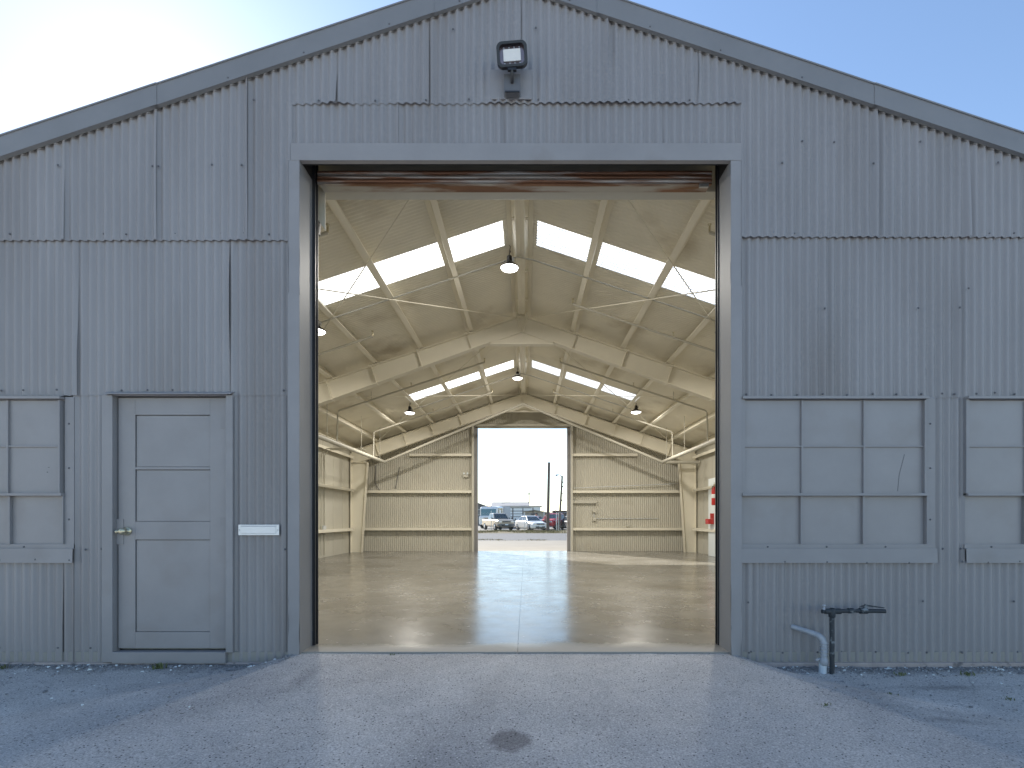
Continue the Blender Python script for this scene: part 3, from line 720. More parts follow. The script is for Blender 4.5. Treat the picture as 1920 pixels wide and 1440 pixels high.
# ------------------------------------------------------------------ things inside
LIT = [(-.17, 3.72, 4.97, 'centre lamp of the near row, hanging under the ridge'), (-3.16, 3.72, 3.99, 'left lamp of the near row, close to the door jamb'), (3.16, 3.72, 3.985, 'right lamp of the near row, half hidden by the door jamb'),
       (-.15, 10.15, 5.03, 'centre lamp of the far row, hanging under the ridge'), (-3.17, 10.15, 4.06, 'left lamp of the far row, over the back left corner'), (3.17, 10.15, 4.08, 'right lamp of the far row, over the back right corner')]
lit0 = None
for x, y, z, d in LIT:
    if lit0 is None:
        t = thing('high_bay_light', 'round high bay ' + d, 'lamp', (x, y, z), 0, 'round high bay lamps under the roof')
        b = MB(); b.lathe([(.0001, .19), (.028, .19), (.042, .175), (.044, .10), (.06, .08), (.125, .03), (.146, .012), (.145, .0), (.136, .0), (.134, .012)], n=32); b.build('housing', 'fixture', t)
        b = MB(); b.lathe([(.1355, .006), (.125, -.012), (.095, -.028), (.05, -.038), (.0001, -.041)], n=32); b.build('lens', 'lens', t)
        b = MB(); b.box(.043, .075, -.025, .025, .10, .15); b.build('driver_box', 'galv', t)
        b = MB(); b.tube([(0, 0, .185), (0, 0, .235), (.015, 0, .25), (.012, 0, .27), (0, 0, .26)], .007, 6); b.tube([(0, 0, .25), (.012, .004, .33), (-.008, 0, .37), (0, 0, .44)], .006, 6); b.build('hanger', 'fixture', t)
        lit0 = t
    else:
        t = dup(lit0); t.location = (x, y, z); t['label'] = 'round high bay ' + d
    la = bpy.data.lights.new('high_bay_glow', 'AREA'); la.shape = 'DISK'; la.size = .26; la.specular_factor = .25; la.energy = LAMP_W; la.color = (1.0, .95, .86)
    lo = bpy.data.objects.new('high_bay_glow', la); COL.objects.link(lo); lo.location = (x, y, z-.064)
# conduits along the lower skylight edges
for y, d in ((3.74, 'near'), (10.12, 'far')):
    t = thing('conduit', 'thin cream conduit along the lower edge of the %s skylight row' % d, 'conduit', (0, y, 0))
    b = MB(); b.tube([(-3.2, 0, roofz(3.2)-.235), (-.25, 0, roofz(.25)-.235), (-.05, 0, ZS-.25), (.2, 0, roofz(.2)-.235), (3.2, 0, roofz(3.2)-.235)], .012, 8); b.build('pipe', 'cream', t)
    for x in (-.16, -3.16, 3.16):
        b = MB(); b.box(x-.05, x+.05, -.04, .04, roofz(x)-.30, roofz(x)-.215); b.build('junction_box', 'cream', t, .004)
# sprinkler pipework
sp = thing('sprinkler_pipework', 'cream sprinkler pipes running along both side walls and under the rafters', 'sprinkler pipes', (0, 6, 0))
def L6(p): return (p[0], p[1]-6, p[2])
for s in (-1, 1):
    b = MB(); b.tube([L6((s*4.42, .4, 2.86)), L6((s*4.42, 12.15, 2.9))], .052, 12); b.build('main_pipe', 'cream', sp)
    b = MB(); b.tube([L6((s*4.42, 12.05, 2.9)), L6((0, 12.05, WZ(757, 12.05)))], .040, 10); b.build('cross_pipe', 'cream', sp)
b = MB(); b.tube([L6((4.42, 12.1, 2.9)), L6((5.6, 12.1, 2.9))], .05, 10); b.build('feed_pipe', 'cream', sp)
for y, xi in ((1.7, 2.2), (4.7, .9), (8.0, .9), (10.9, .9)):
    for s in (-1, 1):
        x0 = xi if not (s < 0 and y == 4.7) else 2.58
        zz = lambda x: roofz(x)-.28
        b = MB(); b.tube([L6((s*4.42, y, 2.9)), L6((s*4.40, y, zz(4.4)-.03)), L6((s*4.36, y, zz(4.36))), L6((s*x0, y, zz(x0)))], .021, 8); b.build('branch_pipe', 'cream', sp)
        for x in (x0, x0+1.75):
            b = MB(); b.tube([L6((s*x, y, zz(x))), L6((s*x, y, zz(x)+.07))], .012, 6); b.lathe([(.008, 0), (.024, .02), (.024, .024), (.0001, .03)], L6((s*x, y, zz(x)+.07)), 8)
            b.build('sprinkler_head', 'brass', sp)
        b = MB(); b.tube([L6((s*3.6, y, zz(3.6))), L6((s*3.6, y, zz(3.6)+.2))], .008, 6); b.build('pipe_hanger', 'cream', sp)
for s in (-1, 1):
    b = MB()
    for y in (1.5, 4.0, 7.4, 9.8, 11.6): b.tube([L6((s*4.42, y, 2.9)), L6((s*4.42, y, roofz(4.42)-.02))], .008, 6)
    b.build('pipe_hanger', 'cream', sp)
# conduit and boxes on back wall right
t = thing('conduit', 'grey conduit with small boxes low on the back wall right of the rear door', 'conduit', (2, YB-.03, 0))
b = MB(); b.tube([(.4, 0, 1.10), (2.6, 0, 1.10)], .012, 6); b.tube([(.4, 0, 1.10), (.4, 0, 1.35)], .012, 6); b.tube([(-.3, -.1, 2.13), (3.2, -.1, 2.28)], .014, 6); b.build('pipe', 'greywall', t)
for x, z in ((.4, 1.36), (.4, 1.08), (1.55, .88)):
    b = MB(); b.box(x-.06, x+.06, -.05, 0, z-.05, z+.05); b.build('outlet_box', 'cream', t, .004)
t = thing('wall_conduit', 'two thin cream conduits running up the left side wall to a small box', 'conduit', (-5.62, 10.2, 0))
for dy in (-.12, .12):
    b = MB(); b.tube([(0, dy, .05), (0, dy, 2.9), (.12, dy, 3.05), (1.15, dy, 3.05)], .016, 6); b.build('pipe', 'cream', t)
b = MB(); b.box(-.03, .05, -.1, .12, .72, .9); b.build('switch_box', 'greywall', t, .005)
t = thing('cable_loop', 'dark cable looping down the back wall beside the left column', 'cable', (-4.4, YB-.05, 0))
b = MB(); b.tube([(-.6, 0, 2.9), (-.62, -.02, 2.3), (-.45, -.03, 2.02), (-.2, -.03, 1.98), (.05, -.02, 2.08), (.1, 0, 2.3), (.2, 0, 2.85)], .014, 6); b.build('cable', 'shadewall', t)
b = MB(); b.box(-.12, .1, -.05, .02, 1.98, 2.10); b.build('junction_box', 'cream', t, .005)
# wall board, extinguisher and alarm on the right wall
b = MB(); b.box(5.52, 5.655, 9.6, 11.06, 0, 2.28); bd = b.build('wall_board', 'white', None, .006); tag(bd, 'white panel standing against the right side wall behind the fire extinguisher', 'wall panel')
ex = thing('fire_extinguisher', 'red fire extinguisher hanging on the white panel inside the doorway', 'fire extinguisher', (5.43, 10.32, 1.48))
b = MB(); b.lathe([(.0001, 0), (.07, 0), (.078, .02), (.08, .10), (.08, .40), (.07, .46), (.035, .50), (.025, .53), (.0001, .53)], n=20); b.build('cylinder', 'red', ex)
b = MB(); b.lathe([(.022, .52), (.028, .54), (.028, .58), (.0001, .59)], n=12); b.box(-.015, .015, -.09, .03, .58, .60); b.box(-.015, .015, -.09, .02, .62, .635); b.build('valve_head', 'brass', ex)
b = MB(); b.tube([(0, .03, .56), (-.03, .09, .52), (-.03, .11, .38), (-.03, .10, .2)], .012, 8); b.build('hose', 'black', ex)
b = MB(); b.lathe([(.0805, .2), (.0812, .27), (.0812, .31), (.0805, .31)], n=20); b.build('tag_sleeve', 'tag', ex)
b = MB(); b.box(.085, .105, -.04, .04, .05, .5); b.build('wall_hook', 'steel', ex)
al = thing('hose_box', 'small red box low on the white panel under the fire extinguisher', 'red box', (5.44, 10.72, 1.0))
b = MB(); b.box(-.08, .075, -.14, .14, -.06, .09); b.build('case', 'red', al, .008)
b = MB(); b.box(-.01, .075, -.14, -.05, .092, .25); b.build('bracket', 'red', al, .004)
b = MB(); b.box(-.083, -.0805, -.08, .08, -.03, .05); b.build('cover_plate', 'truckred', al)
# exit light on left wall top corner / pull cord box
t = thing('wall_light', 'small cream twin lamp high on the back wall left of the rear door', 'emergency light', (-1.95, YB-.06, 2.55))
b = MB(); b.box(-.09, .09, -.03, .04, -.05, .05); b.build('case', 'cream', t, .006)
for sx in (-.06, .06):
    b = MB(); b.lathe([(.03, .0), (.032, .05), (.0001, .055)], (sx, -.03, .06), 10, 0, Matrix.Rotation(R(60), 3, 'X')); b.build('lamp_head', 'white', t)

# ------------------------------------------------------------------ loose things at the foot of the wall
random.seed(11)
b = MB()
for k in range(3200):
    side = random.random() < .6
    x = random.uniform(1.95, 4.6) if side else random.uniform(-4.6, -1.8)
    d = abs(random.gauss(0, .10))+.02
    if random.random() < .16: d = random.uniform(.05, 1.2)
    if not side and -3.3 < x < -2.2 and d < .06: continue
    y = -d; z = apron_z(x, y); r = random.choice((.003, .004, .004, .005, .006, .008, .012))*random.uniform(.7, 1.3)
    a = random.random()*6
    P = [(math.cos(a+i*2.09)*r*random.uniform(.7, 1.3), math.sin(a+i*2.09)*r*random.uniform(.7, 1.3), r*random.uniform(.0, .3)) for i in range(3)]
    Q = [(math.cos(a+1+i*2.09)*r*.7, math.sin(a+1+i*2.09)*r*.7, r*random.uniform(.6, 1.0)) for i in range(3)]
    V = [(x+p[0], y+p[1], z+p[2]) for p in P+Q]
    b.add(V, [(3, 4, 5), (0, 1, 4, 3), (1, 2, 5, 4), (2, 0, 3, 5)], 0 if random.random() < .88 else 1)
struct(b.build('loose_gravel', ['stone', 'white']), 'stuff')
def tuft(mb, x, y, z, n, h, m=0, spread=.06):
    for k in range(n):
        a = random.random()*6.283; r = random.random()*spread; hh = h*random.uniform(.5, 1.1); w_ = .0035*random.uniform(.7, 1.5)
        bx, by = x+math.cos(a)*r, y+math.sin(a)*r*.6; la = random.random()*6.283; ll = hh*random.uniform(.2, .8)
        tx, ty = bx+math.cos(la)*ll, by+math.sin(la)*ll
        mx_, my_ = bx+(tx-bx)*.4, by+(ty-by)*.4; ox, oy = -math.sin(la)*w_, math.cos(la)*w_
        mb.add([(bx-ox, by-oy, z-.005), (bx+ox, by+oy, z-.005), (mx_+ox, my_+oy, z+hh*.65), (mx_-ox, my_-oy, z+hh*.65), (tx, ty, z+hh*.9)], [(0, 1, 2, 3), (3, 2, 4)], m)
TUFTS = [(297, -.13, 60, .05, 'small green weed tuft at the foot of the wall below the grey door'), (1690, -.22, 20, .03, 'tiny weed tuft on the gravel right of the standpipe'), (8, -.12, 20, .045, 'weed tuft against the footing at the left edge of the picture'), (1815, -.22, 22, .035, 'weed tuft in the gravel below the rightmost window'), (1548, -1.02, 12, .018, 'low weed tuft in the broken edge of the drive'), (1668, -.66, 10, .016, 'weed tuft between the standpipe and the pale worn patch'), (740, -.03, 10, .014, 'tiny weed in the crack along the door sill'), (1895, -.72, 14, .02, 'weed tuft on the asphalt by the right edge of the picture')]
for px, y, n, h, l in TUFTS:
    x = WX(px, y); b = MB(); tuft(b, 0, 0, 0, n, h); o = b.build('weed_tuft', 'weed'); o.location = (x, y, apron_z(x, y)); tag(o, l, 'weed', 'weeds along the front of the shed')

# ------------------------------------------------------------------ the yard behind
b = MB(); random.seed(5)
for k in range(14000):
    y = random.uniform(35.8, 45.2) if random.random() < .8 else random.uniform(21.9, 23.6)
    x = random.uniform(-9, 9)
    if y < 30 and nz(x, y, 0, .8) < .05: continue
    if y > 30 and nz(x, y, 5, .5) < -.25: continue
    a = random.random()*6.28; h = random.uniform(.02, .10) if y > 30 else random.uniform(.01, .05); w_ = .016
    b.add([(x-w_*math.cos(a), y-w_*math.sin(a), -.03), (x+w_*math.cos(a), y+w_*math.sin(a), -.03), (x+.06*math.sin(a), y+.06*math.cos(a), h)], [(0, 1, 2)])
struct(b.build('verge_grass', 'grass'), 'stuff')
GY = -.03
def YX(px, Y): return CAMX+(px-986)*Y/960
def YZ(py, Y): return CAMZ+(973-py)*Y/960

def loft(mb, secs, m=0):
    k = None; vs = []
    for y, hw, zl_, zt_ in secs:
        r = min(.12, (zt_-zl_)*.3)
        ring_ = [(-hw*.9, zl_), (-hw, zl_+r), (-hw, zt_-r), (-hw*.88, zt_-.02), (-hw*.5, zt_), (hw*.5, zt_), (hw*.88, zt_-.02), (hw, zt_-r), (hw, zl_+r), (hw*.9, zl_)]
        k = len(ring_); vs += [(x, y, z) for x, z in ring_]
    n = len(secs)
    mb.add(vs, [(i*k+j, i*k+(j+1) % k, (i+1)*k+(j+1) % k, (i+1)*k+j) for i in range(n-1) for j in range(k)] + [tuple(range(k-1, -1, -1)), tuple(range((n-1)*k, n*k))], m, False)
def car(name, label, cat, x, y, yaw, paint, secs, cabin, wheels, glass='glass', bumper=None, headz=.68, heady=None, hw_head=.62, group='vehicles parked in the yard behind', lower=None):
    t = thing(name, label, cat, (x, y, GY), yaw, group)
    b = MB(); loft(b, secs)
    yb0, yb1, yt0, yt1, wb, wt, zb_, zt_ = cabin
    lo = [(-wb, yb0, zb_), (wb, yb0, zb_), (wb, yb1, zb_), (-wb, yb1, zb_)]; hi = [(-wt, yt0, zt_), (wt, yt0, zt_), (wt, yt1, zt_), (-wt, yt1, zt_)]
    b.add(lo+hi, [(0, 1, 5, 4), (1, 2, 6, 5), (2, 3, 7, 6), (3, 0, 4, 7), (4, 5, 6, 7)])
    ym = (yt0+yt1)/2; b.add([(-wt, yt0, zt_), (wt, yt0, zt_), (wt, yt1, zt_), (-wt, yt1, zt_), (-wt*.8, yt0+.15, zt_+.045), (wt*.8, yt0+.15, zt_+.045), (wt*.8, yt1-.15, zt_+.045), (-wt*.8, yt1-.15, zt_+.045)], [(0, 1, 5, 4), (1, 2, 6, 5), (2, 3, 7, 6), (3, 0, 4, 7), (4, 5, 6, 7)])
    b.build('body', paint, t, .02)
    def pane(nm, q, e0, e1, f0, f1, m=glass):
        A, B_, C_, D = [Vector(p) for p in q]; nrm = (B_-A).cross(D-A).normalized()
        def P(u, v): return (A*(1-u)+B_*u)*(1-v)+(D*(1-u)+C_*u)*v
        c = [P(e0, f0), P(e1, f0), P(e1, f1), P(e0, f1)]; o = MB()
        o.add([p+nrm*.008 for p in c]+[p-nrm*.01 for p in c], [(0, 1, 2, 3), (0, 4, 5, 1), (1, 5, 6, 2), (2, 6, 7, 3), (3, 7, 4, 0)]); o.build(nm, m, t)
    pane('windshield', (lo[0], lo[1], hi[1], hi[0]), .06, .94, .06, .93)
    pane('rear_window', (lo[2], lo[3], hi[3], hi[2]), .08, .92, .1, .9)
    for q in ((lo[1], lo[2], hi[2], hi[1]), (lo[3], lo[0], hi[0], hi[3])):
        f = q[0][0] > 0
        pane('side_window', q, .06 if f else .52, .48 if f else .94, .08, .9); pane('side_window', q, .52 if f else .06, .94 if f else .48, .08, .9)
    for wx, wy, r in wheels:
        for s in (-1, 1):
            T = Matrix.Rotation(R(90), 3, 'Y')
            b = MB(); b.lathe([(r*.62, -.11), (r*.95, -.11), (r, -.08), (r, .08), (r*.95, .11), (r*.62, .11)], (s*wx, wy, r), 20, 0, T); b.lathe([(.0001, -.02), (r*.62, -.02)], (s*wx, wy, r), 20, 0, T); wo_ = b.build('wheel', 'tyre', t)
            b = MB(); b.lathe([(.0001, .0), (r*.2, .02), (r*.55, .0), (r*.62, -.02)], (s*(wx+.11), wy, r), 20, 0, Matrix.Rotation(R(90)*s, 3, 'Y')); b.build('rim', 'rim', wo_)
    y0 = secs[0][0] if heady is None else heady
    for s in (-1, 1):
        b = MB(); b.box(min(s*(hw_head-.17), s*(hw_head+.10)), max(s*(hw_head-.17), s*(hw_head+.10)), y0-.03, y0+.12, headz-.075, headz+.075); b.build('headlight', 'chrome', t, .02)
        b = MB(); b.box(min(s*cabin[4]*1.0, s*(cabin[4]+.2)), max(s*cabin[4]*1.0, s*(cabin[4]+.2)), cabin[0]+.28, cabin[0]+.38, cabin[6]+.04, cabin[6]+.18); b.build('mirror', bumper or paint, t, .02)
    b = MB(); b.box(-.42, .42, y0-.035, y0+.1, headz-.06, headz+.05); b.build('grille', 'plastic', t, .01)
    b = MB(); z = secs[0][2]
    b.box(-.5, .5, y0-.065, y0+.06, z+.03, z+.16); b.build('air_intake', 'plastic', t, .02)
    b = MB(); b.box(-.16, .16, y0-.08, y0-.066, z+.12, z+.23); b.build('licence_plate', 'white', t)
    if bumper:
        b = MB(); loft(b, [(y0-.06, secs[0][1]*.97, z, z+.28), (y0+.14, secs[1][1]*1.015, z, z+.30), (y0+.4, secs[1][1]*1.02, z+.02, z+.25)]); b.build('bumper', bumper, t)
    return t
sedan = [(-2.28, .66, .24, .62), (-2.12, .80, .20, .74), (-1.5, .87, .19, .84), (-.95, .89, .19, .93), (0, .90, .19, .96), (1.2, .90, .19, .98), (1.9, .86, .22, 1.0), (2.3, .74, .34, .9)]
sed_cab = (-.98, 1.85, -.18, .95, .78, .58, .93, 1.40)
pick = [(-2.55, .74, .40, .92), (-2.4, .86, .34, 1.02), (-1.6, .90, .34, 1.08), (-1.15, .90, .34, 1.10), (.6, .90, .34, 1.12), (2.5, .90, .40, 1.12)]
pk_cab = (-1.2, .75, -.55, .55, .82, .66, 1.08, 1.66)
YC = 45.6
wc = car('white_sedan', 'white sedan parked nose to the shed beside the pickup', 'car', YX(1000, 49.6)+-.25, YC+1.6, R(24), 'carwhite', sedan, sed_cab, ((.80, -1.4, .32), (.80, 1.35, .32)), headz=.63, hw_head=.58)
pc = car('pickup_truck', 'champagne pickup truck parked nose to the shed left of the white sedan', 'pickup truck', YX(938, 49.6)-.35, YC+1.9, R(22), 'champagne', pick, pk_cab, ((.80, -1.62, .36), (.80, 1.6, .36)), bumper='hood', headz=.84, hw_head=.64)
b = MB(); b.box(-.74, .74, .82, 2.42, 1.122, 1.126); b.build('truck_bed', 'plastic', pc)
b = MB(); loft(b, [(-2.52, .70, .93, .98), (-2.3, .80, 1.0, 1.07), (-1.3, .80, 1.06, 1.13)]); b.build('bonnet', 'champagne', pc)
car('white_car', 'white car mostly hidden behind the left rear door jamb', 'car', YX(868, 49)-.9, YC+1.9, R(20), 'carwhite', sedan, sed_cab, ((.80, -1.4, .33), (.80, 1.35, .33)), headz=.63, hw_head=.58)
rp = car('red_pickup', 'red pickup truck behind the tall wooden pole', 'pickup truck', YX(1040, 53)+.2, YC+5.0, R(-28), 'carred', pick, pk_cab, ((.80, -1.62, .38), (.80, 1.6, .38)), headz=.84, hw_head=.64)
b = MB(); loft(b, [(-2.52, .70, .93, 1.0), (-2.3, .80, 1.0, 1.09), (-1.3, .80, 1.06, 1.15)]); b.build('bonnet', 'truckred', rp)
car('dark_car', 'dark car half hidden behind the right rear door jamb', 'car', YX(1072, 51)+.3, YC+3.2, R(10), 'plastic', sedan, sed_cab, ((.80, -1.4, .33), (.80, 1.35, .33)), headz=.63, hw_head=.58)
gc = car('silver_car', 'grey car with an open door behind the white sedan', 'car', YX(1003, 55)+.1, YC+7.2, R(18), 'hood', sedan, sed_cab, ((.80, -1.4, .33), (.80, 1.35, .33)), headz=.63, hw_head=.58)
b = MB(); b.box(.9, 1.75, -.62, -.54, .3, 1.0); b.box(.94, 1.6, -.60, -.56, 1.0, 1.35, 1); b.build('car_door', ['hood', 'glass'], gc, .02)
# large white truck with blue windscreen
tr = thing('box_truck', 'large white truck with blue tinted windscreen behind the champagne pickup', 'truck', (YX(921, 58), YC+10.6, GY), R(-16), 'vehicles parked in the yard behind')
b = MB(); loft(b, [(-1.6, 1.0, .5, 1.35), (-1.5, 1.12, .45, 1.5), (.6, 1.15, .45, 1.55)]); loft(b, [(-1.38, 1.05, 1.45, 2.30), (-1.2, 1.08, 1.45, 2.55), (.6, 1.12, 1.45, 2.60)]); b.build('cab', 'carwhite', tr, .03)
b = MB(); b.box(-1.2, 1.2, .7, 3.2, .75, 2.62); b.build('cargo_box', 'greywall', tr, .03)
b = MB(); b.prism([(-1.43, 1.5), (-1.40, 2.28), (-1.37, 2.28), (-1.37, 1.5)], 'x', -.92, .92); b.build('windshield', 'bluglass', tr)
for s in (-1, 1):
    b = MB(); a, c = sorted((s*1.075, s*1.125)); b.box(a, c, -1.05, .3, 1.6, 2.35); b.build('side_window', 'glass', tr)
    b = MB(); b.tube([(s*1.1, -1.3, 2.2), (s*1.45, -1.45, 2.2), (s*1.45, -1.45, 1.6), (s*1.1, -1.3, 1.6)], .025, 6); b.box(s*1.45-.1, s*1.45+.1, -1.48, -1.42, 1.65, 2.15); b.build('mirror', 'white', tr)
    for wy in (-.7, 4.6):
        b = MB(); T = Matrix.Rotation(R(90), 3, 'Y'); b.lathe([(.0001, -.14), (.42, -.14), (.46, -.1), (.46, .1), (.42, .14), (.0001, .14)], (s*1.0, wy, .46), 20, 0, T); w_ = b.build('wheel', 'tyre', tr)
        b = MB(); b.lathe([(.0001, .03), (.24, .03), (.26, -.02)], (s*1.15, wy, .46), 16, 0, Matrix.Rotation(R(90)*s, 3, 'Y')); b.build('rim', 'rim', w_)
    b = MB(); b.box(min(s*.65, s*.95), max(s*.65, s*.95), -1.63, -1.55, .95, 1.15); b.build('headlight', 'chrome', tr)
b = MB(); b.box(-.5, .5, -1.64, -1.55, .8, 1.25); b.build('grille', 'plastic', tr)
b = MB()
for k in (-.2, 0, .2): b.box(k-.05, k+.05, -1.2, -1.1, 2.56, 2.62)
b.build('marker_light', 'truckred', tr)

# people
def skin_mesh(verts, edges, radii, name, m, parent, sub=1):
    me = bpy.data.meshes.new(name); me.from_pydata(verts, edges, []); o = bpy.data.objects.new(name, me); COL.objects.link(o)
    sk = o.modifiers.new('skin', 'SKIN')
    for k, r in enumerate(radii): me.skin_vertices[0].data[k].radius = (r, r)
    me.skin_vertices[0].data[0].use_root = True
    ss = o.modifiers.new('sub', 'SUBSURF'); ss.levels = sub; ss.render_levels = sub
    dg = bpy.context.evaluated_depsgraph_get(); nm = bpy.data.meshes.new_from_object(o.evaluated_get(dg)); nm.name = name
    bpy.data.objects.remove(o); nm.materials.clear(); nm.materials.append(M[m])
    for p in nm.polygons: p.use_smooth = True
    r = bpy.data.objects.new(name, nm); COL.objects.link(r); r.parent = parent
    return r
def person(label, x, y, rz, shirt, trousers, lean=0.0, arm=.35, h=1.0):
    t = thing('person', label, 'person', (x, y, GY), rz); t.scale = (h, h, h)
    c, s_ = math.cos(lean), math.sin(lean)
    def up(px, py, pz): dz_ = pz-.95; return (px, py*c - dz_*s_, .95+dz_*c+py*s_)
    V = [(0, 0, .95), up(0, 0, 1.15), up(0, 0, 1.38), up(0, 0, 1.50), up(0, -.01, 1.58), up(0, -.02, 1.68)]
    E = [(0, 1), (1, 2), (2, 3), (3, 4), (4, 5)]; Rr = [.13, .125, .135, .055, .085, .07]
    for s in (-1, 1):
        i = len(V); V += [up(s*.19, 0, 1.40), up(s*.24, -.04, 1.14), up(s*.22, -.04-arm*.5, 1.0+arm*.25), up(s*.21, -.06-arm*.62, .97+arm*.3)]
        E += [(2, i), (i, i+1), (i+1, i+2), (i+2, i+3)]; Rr += [.06, .045, .035, .032]
        i = len(V); V += [(s*.10, 0, .88), (s*.11, -.02, .48), (s*.11, .02, .10), (s*.12, -.12, .045)]
        E += [(0, i), (i, i+1), (i+1, i+2), (i+2, i+3)]; Rr += [.085, .06, .042, .04]
        for f in range(4):                                              # fingers
            j = len(V); hx = V[i-1]; V += [(hx[0]+(f-1.5)*.014, hx[1]-.04, hx[2]-.02), (hx[0]+(f-1.5)*.015, hx[1]-.06, hx[2]-.05)]; E += [(i-1, j), (j, j+1)]; Rr += [.010, .008]
        j = len(V); V += [(hx[0]-s*.035, hx[1]-.02, hx[2]-.015)]; E += [(i-1, j)]; Rr += [.010]
    skin_mesh(V, E, Rr, 'body', 'skin', t)
    V2 = [up(0, 0, .96), up(0, 0, 1.15), up(0, 0, 1.39), up(-.19, 0, 1.41), up(-.235, -.03, 1.2), up(.19, 0, 1.41), up(.235, -.03, 1.2)]
    skin_mesh(V2, [(0, 1), (1, 2), (2, 3), (3, 4), (2, 5), (5, 6)], [.15, .145, .15, .078, .068, .078, .068], 'shirt', shirt, t)
    V3 = [(0, 0, .95), (-.10, 0, .86), (-.11, -.02, .48), (-.11, .02, .09), (.10, 0, .86), (.11, -.02, .48), (.11, .02, .09)]
    skin_mesh(V3, [(0, 1), (1, 2), (2, 3), (0, 4), (4, 5), (5, 6)], [.14, .10, .078, .065, .10, .078, .065], 'trousers', trousers, t)
    b = MB(); hc = Vector(up(0, .005, 1.66)); pr = [(.098*math.cos(a), .105*math.sin(a)) for a in [R(q) for q in (-10, 15, 40, 65, 89.9)]]
    b.lathe(pr, hc, 14); b.build('hair', 'hair', t)
    b = MB()
    for s in (-1, 1): b.box(s*.032-.012, s*.032+.012, -.108, -.10, -.008, .008)
    b2 = MB(); hd = Vector(up(0, -.02, 1.63)); b2.v = [(v[0]+hd.x, v[1]+hd.y, v[2]+hd.z) for v in b.v]; b2.f, b2.m, b2.sm = b.f, b.m, b.sm
    b2.build('eyes', 'hair', t)
    return t
person('person in a red pink shirt and dark trousers standing left of the tall wooden pole', YX(1022, 52), 47.8, R(60), 'pink', 'trousers', .12, .5, .98)
person('dark haired person in a white shirt leaning by the open door of a grey car', YX(1006, 55), 51.2, R(-20), 'whiteshirt', 'trousers', .25, .6, 1.02)

# poles
def pole(name, label, px, Y, ptop, r0, r1, lean=0.0, m='wood'):
    x = YX(px, Y); z = YZ(ptop, Y)-GY; t = thing(name, label, 'pole', (x, Y+CAMY, GY)); b = MB()
    b.tube([(lean*k/8, 0, z*k/8-.02) for k in range(9)], [r0+(r1-r0)*k/8 for k in range(9)], 10); b.build('post', m, t); return t, z
pole('wooden_pole', 'tall bare wooden pole standing in the verge behind the shed', 1027, 47.5, 866.5, .15, .125, .12)
t, z = pole('lamp_pole', 'leaning wooden pole with a lamp on a curved arm', 1048, 50, 892, .12, .09, .32)
b = MB(); b.tube([(.30, 0, z-.15), (.12, 0, z+.05), (-.08, 0, z+.12), (-.22, 0, z+.06)], .04, 8); b.build('lamp_arm', 'galv', t)
b = MB(); b.lathe([(.0001, .20), (.07, .18), (.09, .05), (.17, -.04), (.16, -.06), (.0001, -.05)], (-.26, 0, z+.03), 14); b.build('lamp_head', 'galv', t)
for k, q in enumerate((.55, .68, .80, .88)):
    b = MB(); b.box(.32*q+.06, .32*q+.18, -.04, .04, z*q-.05, z*q+.06); b.build('insulator', 'plastic', t)
t, z = pole('utility_pole', 'thin distant utility pole above the lumber rack', 992, 95, 917.5, .13, .10, 0)
b = MB(); b.box(-.5, .5, -.05, .05, z-.9, z-.78); b.build('crossarm', 'wood', t); b = MB(); b.lathe([(.12, 0), (.14, .05), (.14, .4), (.0001, .45)], (.3, 0, z*.42), 10); b.build('transformer', 'galv', t)
b = MB(); p0 = Vector((YX(992, 95), 95+CAMY, YZ(926, 95))); p1 = Vector((YX(905, 95), 95+CAMY, YZ(943, 95)))
b.tube([p0.lerp(p1, k/10)-Vector((0, 0, .8*math.sin(math.pi*k/10))) for k in range(11)], .02, 5); tag(b.build('power_line', 'plastic'), 'thin sagging wire from the distant utility pole', 'wire')
for px, d, top_ in ((953, 'left', 951), (1042, 'right', 952)):
    pole('steel_pole', 'slim galvanised steel post behind the cars, %s one of two' % d, px+ (67 if d == 'left' else 0), 70, top_, .05, .05, 0, 'galv')
# chain link fence
fn = thing('chain_link_fence', 'chain link fence with thin steel posts along the verge', 'fence', (0, 44.2, GY))
for px in (872, 921, 984, 1047, 1043.5, 1110):
    b = MB(); b.tube([(YX(px, 48.4), 0, -.02), (YX(px, 48.4), 0, 1.75 if px != 921 else 1.9)], .03 if px != 1043.5 else .045, 8); b.build('post', 'galv', fn)
b = MB(); b.tube([(YX(872, 48.4), 0, 1.72), (YX(1047, 48.4), 0, 1.72), (YX(1110, 48.4), 0, 1.72)], .016, 6) if False else b.tube([(YX(1047, 48.4), 0, 1.72), (YX(1110, 48.4), 0, 1.72)], .02, 6); b.build('rail', 'galv', fn)
b = MB()
x = -6.2
while x < 6.6:
    for s in (-1, 1):
        dx = 1.7*s
        b.add([(x, .006*s, .02), (x+.004, .006*s, .02), (x+dx+.004, .006*s, 1.72), (x+dx, .006*s, 1.72)], [(0, 1, 2, 3)])
    x += .11
b.build('wire_mesh', 'galv', fn)
